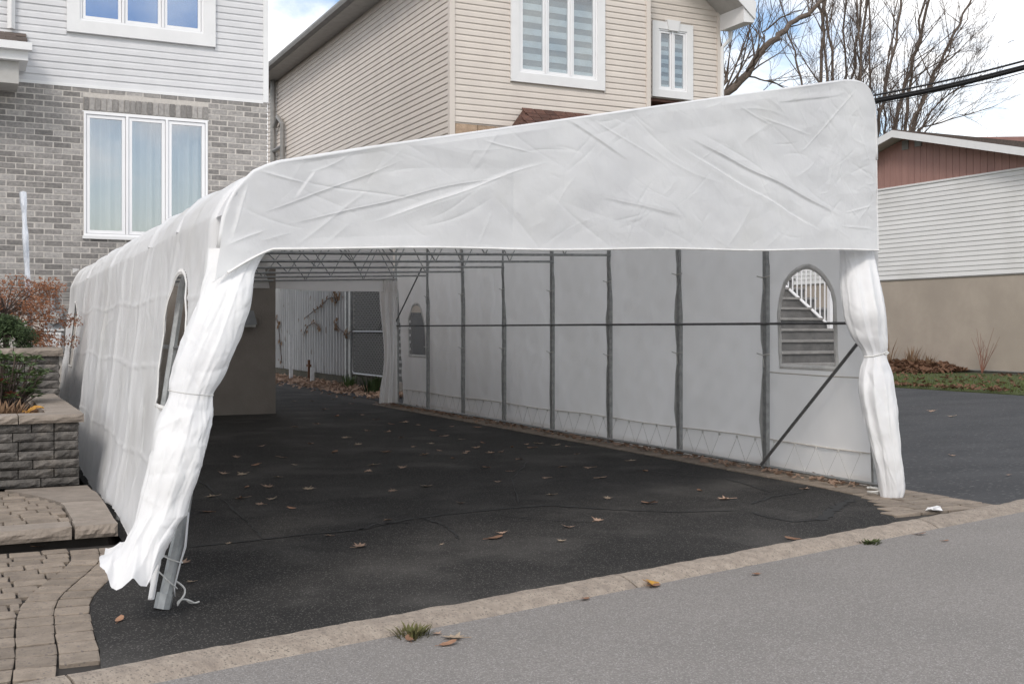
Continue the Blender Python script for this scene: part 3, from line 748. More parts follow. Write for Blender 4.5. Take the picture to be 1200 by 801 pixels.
MB().box(BX+.3, rx-.3, 24.5, 24.6, 0, 9.6).build('room_wall', M['room'], bh)
MB().box(BX+.02, rx-.02, RY+.45, RY+.6, 0, swz0-.03).build('lower_wall', M['redbrick'], bh)
MB().box(BX+.05, jx-.05, BY+.05, RY+.44, 0, BZ-.35).build('lower_front_wall', M['plywood'], bh)
MB().box(jx, rx-.02, RY+.01, RY+.44, swz0-.10, swz0-.03).build('overhang_soffit', M['shingle'], bh)
# tan stone course under the siding
x = BX+.01; k = 0
while x < jx-.1:
    l = R.choice((.5, .62, .42)); l = min(l, jx-.06-x)
    sub_ = split_stone('stone_block', l-.01, .2, .33, 60+k, M['plywood'], .012, (6, 3)); link('stone_block', sub_, None, bh, loc=(x+l/2, BY+.12, BZ-.185)); x += l; k += 1
EXP = .1315
bdf = board_mesh('siding_board', EXP, M['siding_b'], 'dutch', .026)
lay(bh, bdf, BZ+.01, EXP, BX+.07, jx-.07, {'top': 9.35, 'h': [(bwx0, bwx1, bwz0, bwz1)]}, BY+.024)
lay(bh, bdf, swz0-.02, EXP, jx+.05, rx-.07, {'top': 9.1, 'h': [(swx0, swx1, swz0, swz1)]}, RY+.024)
for (zz0) in (0,):
    z = BZs-1.9
    while z < EAV-.2:
        y = 37.15; hi = BY+.07
        seam = 27+((z*31) % 7)
        for (a, b) in ((37.15, seam), (seam-.003, hi)):
            o = bpy.data.objects.new('siding_board', bdf); COL.objects.link(o); o.parent = bh
            o.location = (BX+.024, a, z); o.rotation_euler = (0, 0, -math.pi/2); o.scale = (a-b, 1, 1)
        z += EXP
MB().box(BX-.028, BX+.09, BY-.028, BY+.09, BZs-.2, EAV-.1).build('corner_trim', M['siding_b'], bh)
MB().box(jx-.09, jx+.02, BY-.028, BY+.3, BZ-1.4, 9.4).build('corner_trim', M['siding_b'], bh)
MB().box(rx-.07, rx+.012, RY-.028, RY+.2, swz0-.5, 9.3).build('corner_trim', M['siding_b'], bh)
casement(bh, 'window', bwx0, bwx1, bwz0, bwz1, BY, 3, .2, M['glass_clear'], .05, 'large three-pane window with striped zebra blinds', blind=.27)
casement(bh, 'window', swx0, swx1, swz0, swz1, RY, 2, .17, M['glass_clear'], .045, 'narrow two-pane window under a keystone', blind=.2, keystone=True)
# roof: gable to the front, eaves left and right
rz_ = 8.95; pk = (BX+rx)/2
rf = MB()
zl, zr = EAV+.05, EAV-.3
for a, b, c, d, in ((BX-.55, zl, pk, zl+2.5), (rx+.30, zr-.25, pk, zl+2.5)):
    rf.prism([(a, b), (c, d), (c, d+.16), (a, b+.16)] if a < c else [(a, b), (a, b+.16), (c, d+.16), (c, d)], 1, BY-.45, 37.6)
rf.build('roof', M['shingle'], bh)
MB().box(BX-.55, BX+.02, BY-.4, 37.5, EAV-.02, EAV+.03).build('soffit', M['soffit'], bh)
for yy in np.arange(BY, 37.4, .42): MB().box(BX-.545, BX+.02, yy, yy+.4, EAV-.034, EAV-.021).build('soffit_panel', M['soffit'], bh)
gt = MB(); gt.prism([(BX-.56, EAV-.03), (BX-.66, EAV+.02), (BX-.69, EAV+.10), (BX-.69, EAV+.15), (BX-.56, EAV+.15)], 1, BY-.5, 37.6); gt.build('gutter', M['gutter'], bh)
# right eave: soffit box, rake trim, short downspout
re = MB()
slope = (zl+2.5-(zr-.25))/(rx+.30-pk)
def rk(x): return zr-.25+(rx+.30-x)*slope
re.prism([(rx+.31, rk(rx+.31)-.22), (pk, rk(pk)-.22), (pk, rk(pk)+.22), (rx+.33, rk(rx+.33)+.20)], 1, RY-.98, RY-.952); re.build('rake_board', M['trim'], bh)
re = MB(); re.prism([(rx+.31, rk(rx+.31)-.16), (pk, rk(pk)-.16), (pk, rk(pk)-.12), (rx+.31, rk(rx+.31)-.12)], 1, RY-.951, RY+.0); re.build('rake_soffit', M['soffit'], bh)
MB().prism([(rx+.0, rk(rx)-.17), (rx+.0, rk(rx+.29)-.32), (rx+.31, rk(rx+.29)-.30), (rx+.31, rk(rx+.31)-.10)], 1, RY-.94, RY-.02).build('eave_return', M['trim'], bh)
MB().tube([(rx+.25, RY-.1, rk(rx+.29)-.32), (rx+.25, RY-.1, rk(rx+.29)-.5), (rx+.06, RY-.02, rk(rx+.29)-.72), (rx+.06, RY-.02, 1)], .05, 8).build('downspout', M['trim'], bh)
# small brown hip roof under the big window
hx0, hz0 = onY(613, 125, BY-.02); hx1, hz1 = onY(705, 137, BY-.02)
hx1 = jx-.1; hz = (hz0+hz1)/2-.03; ZE = BZ-.45; out_ = 1.0
hr = MB(); A = (hx0, BY-.03, hz); Bp = (hx1, BY-.03, hz); Cp = (hx1+.55, BY-out_, ZE); Dp = (hx0-.62, BY-out_, ZE); E1 = (hx0-.62, BY-.03, ZE); E2 = (hx1+.55, BY-.03, ZE)
hr.add([A, Bp, Cp, Dp, E1, E2], [(0, 3, 2, 1), (0, 4, 3), (1, 2, 5), (3, 4, 5, 2)]); hr.build('bay_roof', M['shingle'], bh)
d_ = Vector(Dp)-Vector(A); nr = 8
nrm = (Vector(Bp)-Vector(A)).cross(Vector(Dp)-Vector(A)).normalized(); nrm = nrm if nrm.z > 0 else -nrm
for j in range(nr):
    t0 = (j+.5)/nr; yy = BY-.03-(out_-.03)*t0; zz = hz+(ZE-hz)*t0; xl = hx0-.62*t0; xr2 = hx1+.55*t0; x = xl+((j % 2)*.11)
    ang = math.atan2(hz-ZE, out_-.03)
    while x < xr2-.05:
        l = min(R.choice((.2, .24, .28)), xr2-x)
        o = bpy.data.objects.new('shingle', pav[0] if False else sh2 if 'sh2' in globals() else None) if False else None
        me = MB_sh = None
        x += l
SH = stone('shingle', 1, 1, 1, .03, .03, 4, M['shingle'])
for j in range(nr):
    t0 = (j+.5)/nr; yy = BY-.03-(out_-.03)*t0; zz = hz+(ZE-hz)*t0; xl = hx0-.62*t0; xr2 = hx1+.55*t0; x = xl+((j % 2)*.11)
    ang = math.atan2(hz-ZE, out_-.03); sl = math.hypot(hz-ZE, out_)/nr
    while x < xr2-.05:
        l = min(R.choice((.2, .24, .28)), xr2-x)
        o = bpy.data.objects.new('shingle', SH); COL.objects.link(o); o.parent = bh
        o.location = (x+l/2, yy-.012, zz+.018); o.rotation_euler = (ang-.05, 0, 0); o.scale = (l-.008, sl+.05, .016); x += l
# utility pipes near the far corner of the side wall
def sideP(u, v, X=BX-.12): y_, z_ = onX(u, v, X); return (X, y_, z_)
ya, _ = onX(320, 150, BX-.12); yb, _ = onX(331, 150, BX-.12); _, zt = onX(326, 137, BX-.12)
MB().tube([(BX-.12, ya, 2.5), (BX-.12, ya, zt+1.6), (BX-.02, ya, zt+2.0)], .09, 8).build('vent_pipe', M['gutter'], bh)
MB().tube([(BX-.12, yb, 2.5), (BX-.12, yb, zt-.3), (BX-.12, (ya+yb)/2, zt), (BX-.12, ya-.2, zt-.25)], .075, 8).build('conduit', M['gutter'], bh)
for zz in (zt-1.0, zt-3.0): MB().tube([(BX-.12, yb, zz), (BX-.12, ya, zz)], .06, 6).build('pipe_bracket', M['gutter'], bh)

# ================================================================= RIGHT HOUSE
RX = 29.0
rh = thing('white_gabled_house', 'low house with white siding and a dusty pink gable at the right', 'house', (0, 0, 0))
def rw(u, v): return onX(u, v, RX)
yN = 17.0; yF = 36.0
zst = rw(1200, 319)[1]; y1200 = rw(1200, 300)[0]
# heights: bottom and top of the white siding run level
zst = (rw(1200, 319)[1]+rw(1030, 329)[1])/2; zwt = (rw(1200, 196)[1]+rw(1023, 225.7)[1])/2
zst2 = (rw(1200, 441.5)[1]+rw(1045, 428.5)[1])/2
ay, az = rw(1060, 152)
MB().box(RX, RX+.3, yN, yF, max(.12, zst2), zst).build('stucco_wall', M['stucco_r'], rh)
MB().box(RX+.04, RX+.3, yN, yF, -.1, max(.12, zst2)-.001).build('foundation', M['concrete'], rh)
MB().box(RX-.03, RX+.04, yN, yF, zst-.03, zst+.0).build('drip_edge', M['gutter'], rh)
MB().box(RX-.02, RX+.03, yN, yF, max(.12, zst2)-.03, max(.12, zst2)+.005).build('drip_edge', M['gutter'], rh)
MB().box(RX+.03, RX+.3, yN, yF, zst, zwt).build('sheathing', M['siding_r'], rh)
nb = 20; e = (zwt-zst-.02)/nb
bdr = board_mesh('siding_board', e, M['siding_r'], 'lap', .03)
for k in range(nb):
    o = bpy.data.objects.new('siding_board', bdr); COL.objects.link(o); o.parent = rh
    o.location = (RX+.028, yF, zst+.01+e*k); o.rotation_euler = (0, 0, -math.pi/2); o.scale = (yF-yN, 1, 1)
MB().box(RX-.02, RX+.03, yN, yF, zwt-.01, zwt+.05).build('band_trim', M['trim'], rh)
# gable heights: underside of the roof on the wall
zr12 = rw(1200, 180)[1]; sl_n = (az-.25-zr12)/(ay-y1200); zl10 = rw(1024, 187)[1]; sl_f = sl_n*1.02
def gtop(y): return az-.28-(sl_n*(ay-y) if y < ay else sl_f*(y-ay))
g = MB(); g.prism([(yN, zwt), (ay, zwt), (yF, zwt), (yF, max(zwt+.01, gtop(yF))), (ay, gtop(ay)), (yN, max(zwt+.01, gtop(yN)))], 0, RX+.05, RX+.3); g.build('gable_wall', M['siding_p'], rh)
y = yN; bw_ = .275
while y < yF:
    z1 = min(gtop(y+.02), gtop(y+bw_-.02)); 
    if z1 > zwt+.08: MB().box(RX+.01, RX+.05, y+.007, y+bw_-.007, zwt+.05, z1).build('gable_board', M['siding_p'], rh)
    y += bw_
def roofline(y, d=0): return gtop(y)+d
ov = .55
rkm = MB()
for a, b in ((yN-1, ay), (ay, yF+1)):
    rkm.prism([(a, gtop(a)-.02), (b, gtop(b)-.02), (b, gtop(b)+.22), (a, gtop(a)+.22)], 0, RX-ov-.03, RX-ov)
rkm.build('rake_board', M['trim'], rh)
sm_ = MB()
for a, b in ((yN-1, ay), (ay, yF+1)):
    sm_.prism([(a, gtop(a)+.0), (b, gtop(b)+.0), (b, gtop(b)+.03), (a, gtop(a)+.03)], 0, RX-ov, RX+.05)
sm_.build('soffit', M['soffit'], rh)
rs = MB()
for a, b, ca, cb in ((yN-1, ay, .62, .235), (ay, yF+1, .235, .24)):
    rs.prism([(a, gtop(a)+.221), (b, gtop(b)+.221), (b, gtop(b)+cb+.02), (a, gtop(a)+ca)], 0, RX-ov-.01, RX+9)
rs.build('roof', M['shingle_g'], rh)
for (u, v) in ((1061, 170), (1076, 166)):
    yy, zz = rw(u, v); MB().box(RX-.02, RX+.012, yy-.14, yy+.14, zz-.16, zz+.16).build('gable_vent', M['gutter'], rh)

# verge between the drive and the right house
o = MB().box(20.4, RX+.02, kerbY(20)+.5, 46, -.08, .02).build('lawn', M['grass'], kind='structure'); tag(o, 'narrow grass verge along the tan wall', 'lawn')
r = random.Random(5); g = MB()
for k in range(9000):
    x = 20.42+abs(r.gauss(0, 3.2)); y = r.uniform(12, 34)
    if x > RX: continue
    hh = r.uniform(.04, .11); a = r.uniform(0, 6.28); wd = .012; lx, ly = r.uniform(-.05, .05), r.uniform(-.05, .05)
    g.add([(x-wd*math.cos(a), y-wd*math.sin(a), .02), (x+wd*math.cos(a), y+wd*math.sin(a), .02), (x+lx, y+ly, .02+hh)], [(0, 1, 2)])
tag(g.build('grass', M['blade'], kind='stuff', recalc=False), 'short green grass along the tan wall at the right', 'grass')
def litter(name, label, pts, m, seed, n, sz=(.04, .09), zfun=None, cat='leaves'):
    r = random.Random(seed); g = MB()
    for k in range(n):
        x, y, z = pts(r); s = r.uniform(*sz); q = Matrix.Rotation(r.uniform(0, 6.28), 3, 'Z') @ Matrix.Rotation(r.uniform(-.9, .9), 3, 'X') @ Matrix.Rotation(r.uniform(-.6, .6), 3, 'Y')
        P = [Vector(c)*s for c in ((-1, 0, .1), (-.2, -.55, 0), (1, 0, .25), (.1, .6, 0), (0, 0, -.15))]
        P = [q @ p+Vector((x, y, z+s*.25)) for p in P]
        g.add(P, [(0, 1, 4), (1, 2, 4), (2, 3, 4), (3, 0, 4)])
    return tag(g.build(name, m, kind='stuff', recalc=False), label, cat)
def pile_r(r):
    y = r.uniform(25.9, 34); x = RX-.1-abs(r.gauss(0, 1.2)); return x, y, .03+max(0, .32*(1-(RX-x)/3.0))*min(1, max(0, (y-25.6)/1.4))*r.uniform(.2, 1)
litter('leaf_pile', 'long heap of brown leaves along the tan foundation wall', pile_r, M['litter'], 3, 2000, (.08, .19))
litter('verge_leaves', 'loose brown leaves along the front of the grass verge', lambda r: (20.45+abs(r.gauss(0, .35)) if r.random() < .55 else r.uniform(20.5, 28.5), r.uniform(13, 34), .05), M['litter'], 4, 1300, (.05, .11))

# ================================================================= THE SHELTER
SH_ = thing('car_shelter', 'long white tarp car shelter with open front over the dark driveway', 'shelter', (0, 0, 0))
arch = [(.93, 0), (1.06, .80), (1.227, 1.84), (1.258, 2.03), (1.32, 2.15), (1.42, 2.25), (1.54, 2.31), (2.07, 2.44), (3.2, 2.70), (4.8, 3.07), (6.5, 3.46), (6.76, 3.52), (6.95, 3.545),
        (7.08, 3.53), (7.17, 3.47), (7.215, 3.37), (7.24, 3.19), (7.25, 2.9), (7.27, 2.12), (7.38, 0)]
AX = np.array([a for a, b in arch]); AZ = np.array([b for a, b in arch])
ln = np.concatenate([[0], np.cumsum(np.hypot(np.diff(AX), np.diff(AZ)))])
def arc_at(s): return np.interp(s, ln, AX), np.interp(s, ln, AZ)
sS = ln[6]; sR = ln[11]; sE = ln[-1]
def frontY(x): return FY0+FK*x
def rearY(x): return 19.7-.36*(7.37-x)
NB = 9
# post stations along the right wall: front 7.57(corner) then 1.52 apart
ystat = [frontY(7.37)]+[19.7-1.518*(7-k) for k in range(0, 8)]
ws = [(y-ystat[0])/(ystat[-1]-ystat[0]) for y in ystat]
def shp(x, z, wv):
    """arch point -> world, at fraction wv along the shelter; the left leg straightens towards the back"""
    sh = wv*(.34-.10*np.clip(z/2, 0, 1))*np.clip((2.2-x)/.9, 0, 1)
    X = x+sh; return X, frontY(x)+wv*(rearY(X)-frontY(x)), z
def bayphase(W):
    Wn = np.interp(W, ws, np.arange(len(ws))); f = Wn-np.floor(Wn); return Wn, np.sin(np.pi*f)
# ---- roof cover
nw, ns = 420, 110
W, Sg = np.meshgrid(np.linspace(0, 1, nw), np.linspace(sS-.42, sR+.2, ns), indexing='ij')
x, z = arc_at(Sg); X, Y, Z = shp(x, z, W); P = np.stack([X, Y, Z], -1)
ph, sg = bayphase(W); lenY = 12.3
D = -.040*sg**.8+.012*np.exp(-(np.minimum(ph % 1, 1-ph % 1)/.03)**2)+creases(W*lenY, Sg, 3, 130, .006, (.2, 1.2))+wob(W*lenY, Sg, 5, .008, .8)
n_ = P-np.stack([X*0+4.3, Y, Z*0+.5], -1); n_[..., 1] = 0; n_ /= np.linalg.norm(n_, axis=2, keepdims=True)
P = P+n_*((D+.022)*np.clip(W/.02, 0, 1)-.010*np.clip(1-W/.006, 0, 1))[..., None]; P[:3, :, 1] -= .045
grid_obj('roof_cover', P, M['tarp_roof'], SH_)
# ---- left side cover with arched windows
def in_arch(a, b, w):  # a: along, b: height; w = (a0,a1,b0,b1)
    a0, a1, b0, b1 = w; rr = (a1-a0)/2; sp = b1-rr*1.15
    cx = (a0+a1)/2
    return (a > a0) & (a < a1) & (b > b0) & ((b < sp) | (((a-cx)/rr)**2+((b-sp)/(b1-sp))**2 < 1))
def arch_line(w, n=14):
    a0, a1, b0, b1 = w; rr = (a1-a0)/2; sp = b1-rr*1.15; cx = (a0+a1)/2
    pts = [(a0, b0+(sp-b0)*k/6) for k in range(6)]+[(cx-rr*math.cos(t), sp+(b1-sp)*math.sin(t)) for t in np.linspace(0, math.pi, n)]+[(a1, sp-(sp-b0)*k/6) for k in range(1, 7)]
    pts += [(a1-(a1-a0)*k/5, b0) for k in range(1, 5)]
    return pts
def left_surface(yv, zv):
    """left wall point for a height and a Y"""
    pass
Lw = [(6.62, 7.5, .93, 1.77), (15.6, 16.5, .93, 1.77)]
nw, ns = 620, 150
W, Sg = np.meshgrid(np.linspace(0, 1, nw), np.linspace(-.02, sS-.02, ns), indexing='ij')
def left_pts(W, Sg):
    x, z = arc_at(np.clip(Sg, 0, None)); X, Y, Z = shp(x, z, W); Z = Z-.0
    ph, sg = bayphase(W); hgt = np.clip(1-Z/2.2, 0, 1)
    D = .026*np.sin(np.pi*np.clip(Z/2.1, 0, 1))*sg**.7*-1
    D = D+.010*np.exp(-(np.minimum(ph % 1, 1-ph % 1)/.04)**2)
    A = W*12.3
    D = D+wob(A, Sg*.22, 21, .008, .6)*(.35+.2*hgt)+wob(A, Sg, 22, .004, .5)+kinks(A, Sg, 77, 220, .07, (.12, .5))
    D = D+creases(A, Sg, 9, 150, .009, (.25, 1.2), .010, math.pi/2, .45)+kinks(A, Sg, 71, 160, .06, (.08, .3))+creases(A, Sg, 10, 170, .006, (.15, .7), .007)
    for zz in (.55, 1.15, 1.62): D = D+.010*np.exp(-np.abs(Z-zz+.02*np.sin(A*2.3))/.007)
    for aa in np.arange(.4, 12.3, .62): D = D+.009*np.exp(-np.abs(A-aa-.02*np.sin(Z*5+aa))/.008)
    # hem spreads outwards on the paving near the street
    fl = np.exp(-((A-2.6)/1.7)**2)*np.clip(1-Z/.55, 0, 1)**2*.02
    P = np.stack([X-D-fl-.02+.07*np.clip(A/1.5, 0, 1)*np.clip(1-A/9, 0, 1)*np.clip(1-Z/1.6, 0, 1), Y, Z], -1)
    P[..., 2] = np.where(Z < .5, P[..., 2]+np.exp(-((A-2.9)/1.2)**2)*.10*(1-Z/.5)+.003*np.sin(A*6)*(1-Z/.5), P[..., 2])
    k = 14                                            # the sheet turns the corner at the front arch
    for i in range(k): P[i, :, 0] = P[k, :, 0]+(k-i)*.017*np.clip((P[k, :, 2]-1.0)/.5, -.15, 1); P[i, :, 1] = P[k, :, 1]-.045-.02*math.sin(i/k*3)-.25*(P[k, :, 1]-P[k, :, 1])
    return P
P = left_pts(W, Sg)
mask = np.ones((nw-1, ns-1), bool)
for wv in Lw: mask &= ~in_arch(P[:-1, :-1, 1], P[:-1, :-1, 2], wv)
grid_obj('side_cover', P, M['tarp_side'], SH_, mask)
# window seams and panes on the left wall
def surf_lookup(P, y, z):
    d = (P[..., 1]-y)**2+(P[..., 2]-z)**2; i = np.unravel_index(np.argmin(d), d.shape); return P[i][0]
for wv in Lw:
    pts = arch_line(wv); pts.append(pts[0])
    q = [(surf_lookup(P, a, b)-.006, a, b) for a, b in pts]
    wn = MB().tube(q, .017, 4, flat=.35).build('side_window', M['seam'], SH_)
    cx = (wv[0]+wv[1])/2; cz = (wv[2]+wv[3])/2
    vs = [(surf_lookup(P, cx, cz), cx, cz)]+[(a+.004, b, c) for a, b, c in q[:-1]]; n = len(q)-1
    MB().add(vs, [(0, 1+i, 1+(i+1) % n) for i in range(n)]).build('clear_pane', M['vinyl'], wn, sm=True)
# ---- right side cover (seen from the inside)
nw, ns = 520, 150
W, Sg = np.meshgrid(np.linspace(0, 1, nw), np.linspace(sR+.15, sE, ns), indexing='ij')
x, z = arc_at(Sg); X, Y, Z = shp(x, z, W)
ph, sg = bayphase(W); A = W*12.1
bay = np.floor(ph+1e-6).astype(int); bamp = np.array([.03, .05, .02, .045, .03, .055, .025, .04, .03, .03])[np.clip(bay, 0, 9)]
D = bamp*sg*np.sin(np.pi*np.clip(Z/3.3, 0, 1))+kinks(A, Sg, 35, 120, .05, (.1, .5))+wob(A, Sg*.3, 31, .010, .7)+wob(A, Sg, 33, .006, .35)+creases(A, Sg, 34, 50, .006, (.3, 1.3), .012, math.pi/2, .5)
P = np.stack([X+D+.03, Y, Z], -1)
hemj = np.clip(.06-Z, 0, .06)/.06
P[..., 0] -= hemj*.05*(1+np.sin(A*5)*.5); P[..., 2] = np.maximum(P[..., 2], .0)+.012
Rw = [(onX(984, 400, 7.4)[0], onX(919, 400, 7.4)[0], 1.045, 2.02), (onX(501, 400, 7.4)[0], onX(480.5, 400, 7.4)[0], .93, 1.86)]
mask = np.ones((nw-1, ns-1), bool)
for wv in Rw: mask &= ~in_arch(P[:-1, :-1, 1], P[:-1, :-1, 2], wv)
grid_obj('side_cover', P, M['tarp_in'], SH_, mask)
for wv in Rw:
    pts = arch_line(wv); pts.append(pts[0])
    q = [(surf_lookup(P, a, b)-.008, a, b) for a, b in pts]
    wn = MB().tube(q, .026, 4, flat=.35).build('side_window', M['seam'], SH_)
    cx = (wv[0]+wv[1])/2; cz = (wv[2]+wv[3])/2
    vs = [(surf_lookup(P, cx, cz), cx, cz)]+[(a+.004, b, c) for a, b, c in q[:-1]]; n = len(q)-1
    MB().add(vs, [(0, 1+i, 1+(i+1) % n) for i in range(n)]).build('clear_pane', M['vinyl'], wn, sm=True)
# horizontal seams of the right wall
def rwall(y, z):
    return surf_lookup(P, y, z)
def wall_line(z, y0, y1, off, n=90): return [(rwall(y, z)-off, y, z+.008*math.sin(y*2.1)) for y in np.linspace(y0, y1, n)]
MB().tube(wall_line(.30, ystat[0]+.05, 19.6, .006), .018, 4, flat=.3).build('hem_tape', M['hem'], SH_)
MB().tube(wall_line(.98, ystat[0]+.1, 9.1, .004, 20), .006, 4).build('seam', M['hem'], SH_)
# ---- valance across the front
ns, nt_ = 860, 210
Xs = np.concatenate([np.linspace(1.185, 1.6, 70), np.linspace(1.6, 6.9, ns-169)[1:], (7.272-(7.272-6.9)*(1-np.linspace(0, 1, 101))**1.6)[1:]])
def hb(x): return 1.842+(x-1.227)*(2.112-1.842)/(7.3-1.227)-.19*np.clip((1.53-x)/.36, 0, 1)**1.25
az_ = np.interp(Xs, AX[2:], AZ[2:]); T = np.linspace(0, 1, nt_)
XX, TT = np.meshgrid(Xs, T, indexing='ij'); HB = hb(XX); HT = np.maximum(np.interp(XX, AX, AZ), HB+.002); ZZ = HB+(HT-HB)*TT
def pf(u, v): p = onF(u, v); return (p.x, p.z)
hh = (HT-HB)
D = wob(XX, ZZ, 41, .008, 1.6)*np.clip(hh*2, 0, 1)+wob(XX, ZZ*2.2, 42, .0015, .5)+kinks(XX, ZZ, 78, 380, .040, (.05, .20))+kinks(XX*.35, ZZ, 79, 40, .05, (.2, .5))*np.clip(hh*2, 0, 1)
D += creases(XX, ZZ, 43, 340, .0026, (.08, .45), .005)+creases(XX, ZZ, 44, 60, .0035, (.3, 1.0), .006, -.5, .35)+creases(XX, ZZ, 45, 50, .0035, (.3, .9), .006, .6, .35)
D += creases(XX, ZZ, 46, 60, .0035, (.10, .35), .005, None, 3.2, (6.2, 7.3, 2.3, 3.4))
for a, b, am, wd, sd_ in [((300, 250), (470, 190), .014, .016, .006), ((330, 262), (600, 205), .014, .016, .008), ((430, 262), (640, 190), .02, .02, -.01), ((800, 160), (985, 255), .034, .018, .018),
                          ((790, 172), (962, 275), .026, .016, -.012), ((640, 125), (735, 190), .024, .014, .01), ((690, 140), (770, 190), .018, .012, 0), ((905, 120), (985, 112), .018, .012, .01),
                          ((960, 150), (1000, 105), .02, .012, 0), ((935, 180), (975, 135), .018, .010, 0), ((300, 200), (360, 215), .02, .015, 0), ((370, 200), (345, 235), .02, .012, .01),
                          ((560, 165), (620, 180), .018, .012, 0), ((860, 125), (905, 150), .018, .012, 0), ((980, 265), (1020, 268), .02, .010, 0), ((985, 250), (1022, 240), .02, .010, 0),
                          ((310, 270), (260, 290), .014, .02, 0), ((880, 135), (950, 160), .02, .012, 0), ((700, 230), (800, 255), .012, .02, .01), ((290, 215), (270, 285), .02, .02, .01)]:
    D += ridge(XX, ZZ, pf(*a), pf(*b), am*.24, wd*.36, sd_*.32)
edgef = np.clip(TT/.12, 0, 1)*np.clip((1-TT)/.04+.0, 0, 1)
D = D*(.25+.75*edgef)
nrmF = np.array([FK, -1, 0])/math.hypot(FK, 1)
P = np.stack([XX, frontY(XX)-.05, ZZ+.006*np.sin(XX*3.1)*(1-TT)], -1)+nrmF*D[..., None]
grid_obj('front_valance', P, M['tarp'], SH_)
VAL = P
# doubled bottom edge and arch piping
MB().tube([tuple(p) for p in P[14::6, 0]], .008, 5).build('valance_hem', M['seam'], SH_)
xs_, zs_ = arc_at(np.linspace(ln[2], ln[17], 90))
MB().tube([(a, frontY(a)-.035, b+.004) for a, b in zip(xs_, zs_)], .016, 6).build('arch_piping', M['tarp'], SH_, sm=True)
# ---- front curtains gathered at both sides
def loft(name, rows, hem, depth, folds, seed, m, n=132, off=.10, amp=.13):
    """rows: (v, left u, right u) of the bundle as it hangs on the front plane"""
    vs = np.array([r[0] for r in rows], float); ul = np.array([r[1] for r in rows], float); ur = np.array([r[2] for r in rows], float)
    vv = np.linspace(vs[0], vs[-1], 170)
    def smo(y):                                     # ease the traced outline so that no crease shows at a survey point
        q = np.interp(vv, vs, y); k = np.hanning(15); k /= k.sum(); return np.convolve(np.pad(q, 7, mode='reflect', reflect_type='odd'), k, 'valid')
    sul, sur = smo(ul), smo(ur)
    P = np.zeros((len(vv)+(36 if hem else 0), n, 3))
    th = np.linspace(0, 2*np.pi, n, endpoint=False); rs = np.random.RandomState(seed)
    fp = rs.uniform(0, 6.28, 6); amp = amp*1.0; Rv = Vector((C_, -S_, 0)); Fv = Vector((S_, C_, 0))
    def row(v, L_, R_, k, squeeze=1.0, vth=None):
        sst = lambda q: (lambda c_: c_*c_*(3-2*c_))(max(0., min(1., q))); of = off*sst(k*1.0+.0)*1.0+(.17 if off > .2 else .10)*(sst(k*3.5)-1)+(.03 if off > .2 else .05)*sst(k*3); c = onF((L_+R_)/2, v, of); cz = (c.x*S_+c.y*C_); hw = (R_-L_)/2*cz/F; dp = min(depth, hw*.8)*squeeze*(.12+.88*(lambda c_: c_*c_*(3-2*c_))(min(1, k*6)))
        pl_ = 1-2*np.abs(np.sin((folds+2)*th/1+fp[4]+1.2*k))**.6; rr = 1+amp*(.45*pl_+np.sin(folds*th+fp[0]+.9*math.sin(k*3+fp[1]))*.35+np.sin((folds+4)*th+fp[2]-k*5)*.35+np.sin((folds*2+1)*th+fp[3]+k*7)*.25)
        xx = np.cos(th)*hw*(1+.30*(rr-1)); yy = np.sin(th)*dp*rr*1.0
        q = np.zeros((n, 3)); q[:, 0] = c.x+Rv.x*xx+Fv.x*yy; q[:, 1] = c.y+Rv.y*xx+Fv.y*yy; q[:, 2] = c.z
        if vth is not None:
            t = (vth-385)/F*cz; q[:, 2] = H-t
        return q
    for i, v in enumerate(vv):
        L_ = sul[i]; R_ = sur[i]; P[i] = row(v, L_, R_, (v-vs[0])/(vs[-1]-vs[0]))
    if hem:
        L0, R0, L1, R1, hu, hv = hem; v0 = vv[-1]
        for j in range(36):
            t = (j+1)/36; L_ = L0+(L1-L0)*t**1.2; R_ = R0+(R1-R0)*t**.75
            uth = (L_+R_)/2+np.cos(th)*(R_-L_)/2
            vh = np.interp(uth, hu, hv); vh = np.where(np.sin(th) > .15, np.where(uth > 176, v0+4, vh-8), vh)
            P[len(vv)+j] = row(v0, L_, R_, 1+t*.05, 1+t*.5, v0+(vh-v0)*t)
    A = np.repeat(np.linspace(0, 1, P.shape[0])[:, None], n, 1)*2.; B = np.repeat(th[None], P.shape[0], 0)*.18
    D = creases(A, B, seed+7, 90, .005, (.1, .5), .008)+wob(A, B, seed+8, .004, .3)+kinks(A, B, seed+9, 150, .14, (.04, .16))+creases(A, B, seed+11, 60, .007, (.3, 1.3), .006, 0, .15)
    cxy = P.mean(1, keepdims=True); d = P-cxy; d[..., 2] = 0; d /= np.linalg.norm(d, axis=2, keepdims=True)+1e-9
    P = P+d*D[..., None]
    P[..., 2] = np.maximum(P[..., 2], .004)
    return grid_obj(name, P, m, SH_, wrap=True)
rowsL = [(291, 245, 313), (297, 245, 311), (304, 244, 306), (315, 243, 300), (354, 232, 294), (392, 217, 283), (420, 205, 272), (449, 198, 258), (458, 197.5, 251), (463, 198, 248), (470, 195, 250), (491, 186, 249), (524, 178, 242),
         (570, 169, 229), (592, 165, 221), (604, 160, 219)]
hemL = (160, 219, 119, 192, [117, 122, 130, 138, 144, 150, 157, 166, 170, 176, 182, 187, 193], [648, 654, 660, 664, 678, 682, 679, 671, 667, 678, 680, 666, 650])
loft('front_curtain', rowsL, hemL, .16, 3, 51, M['tarp'], off=.10, amp=.075)
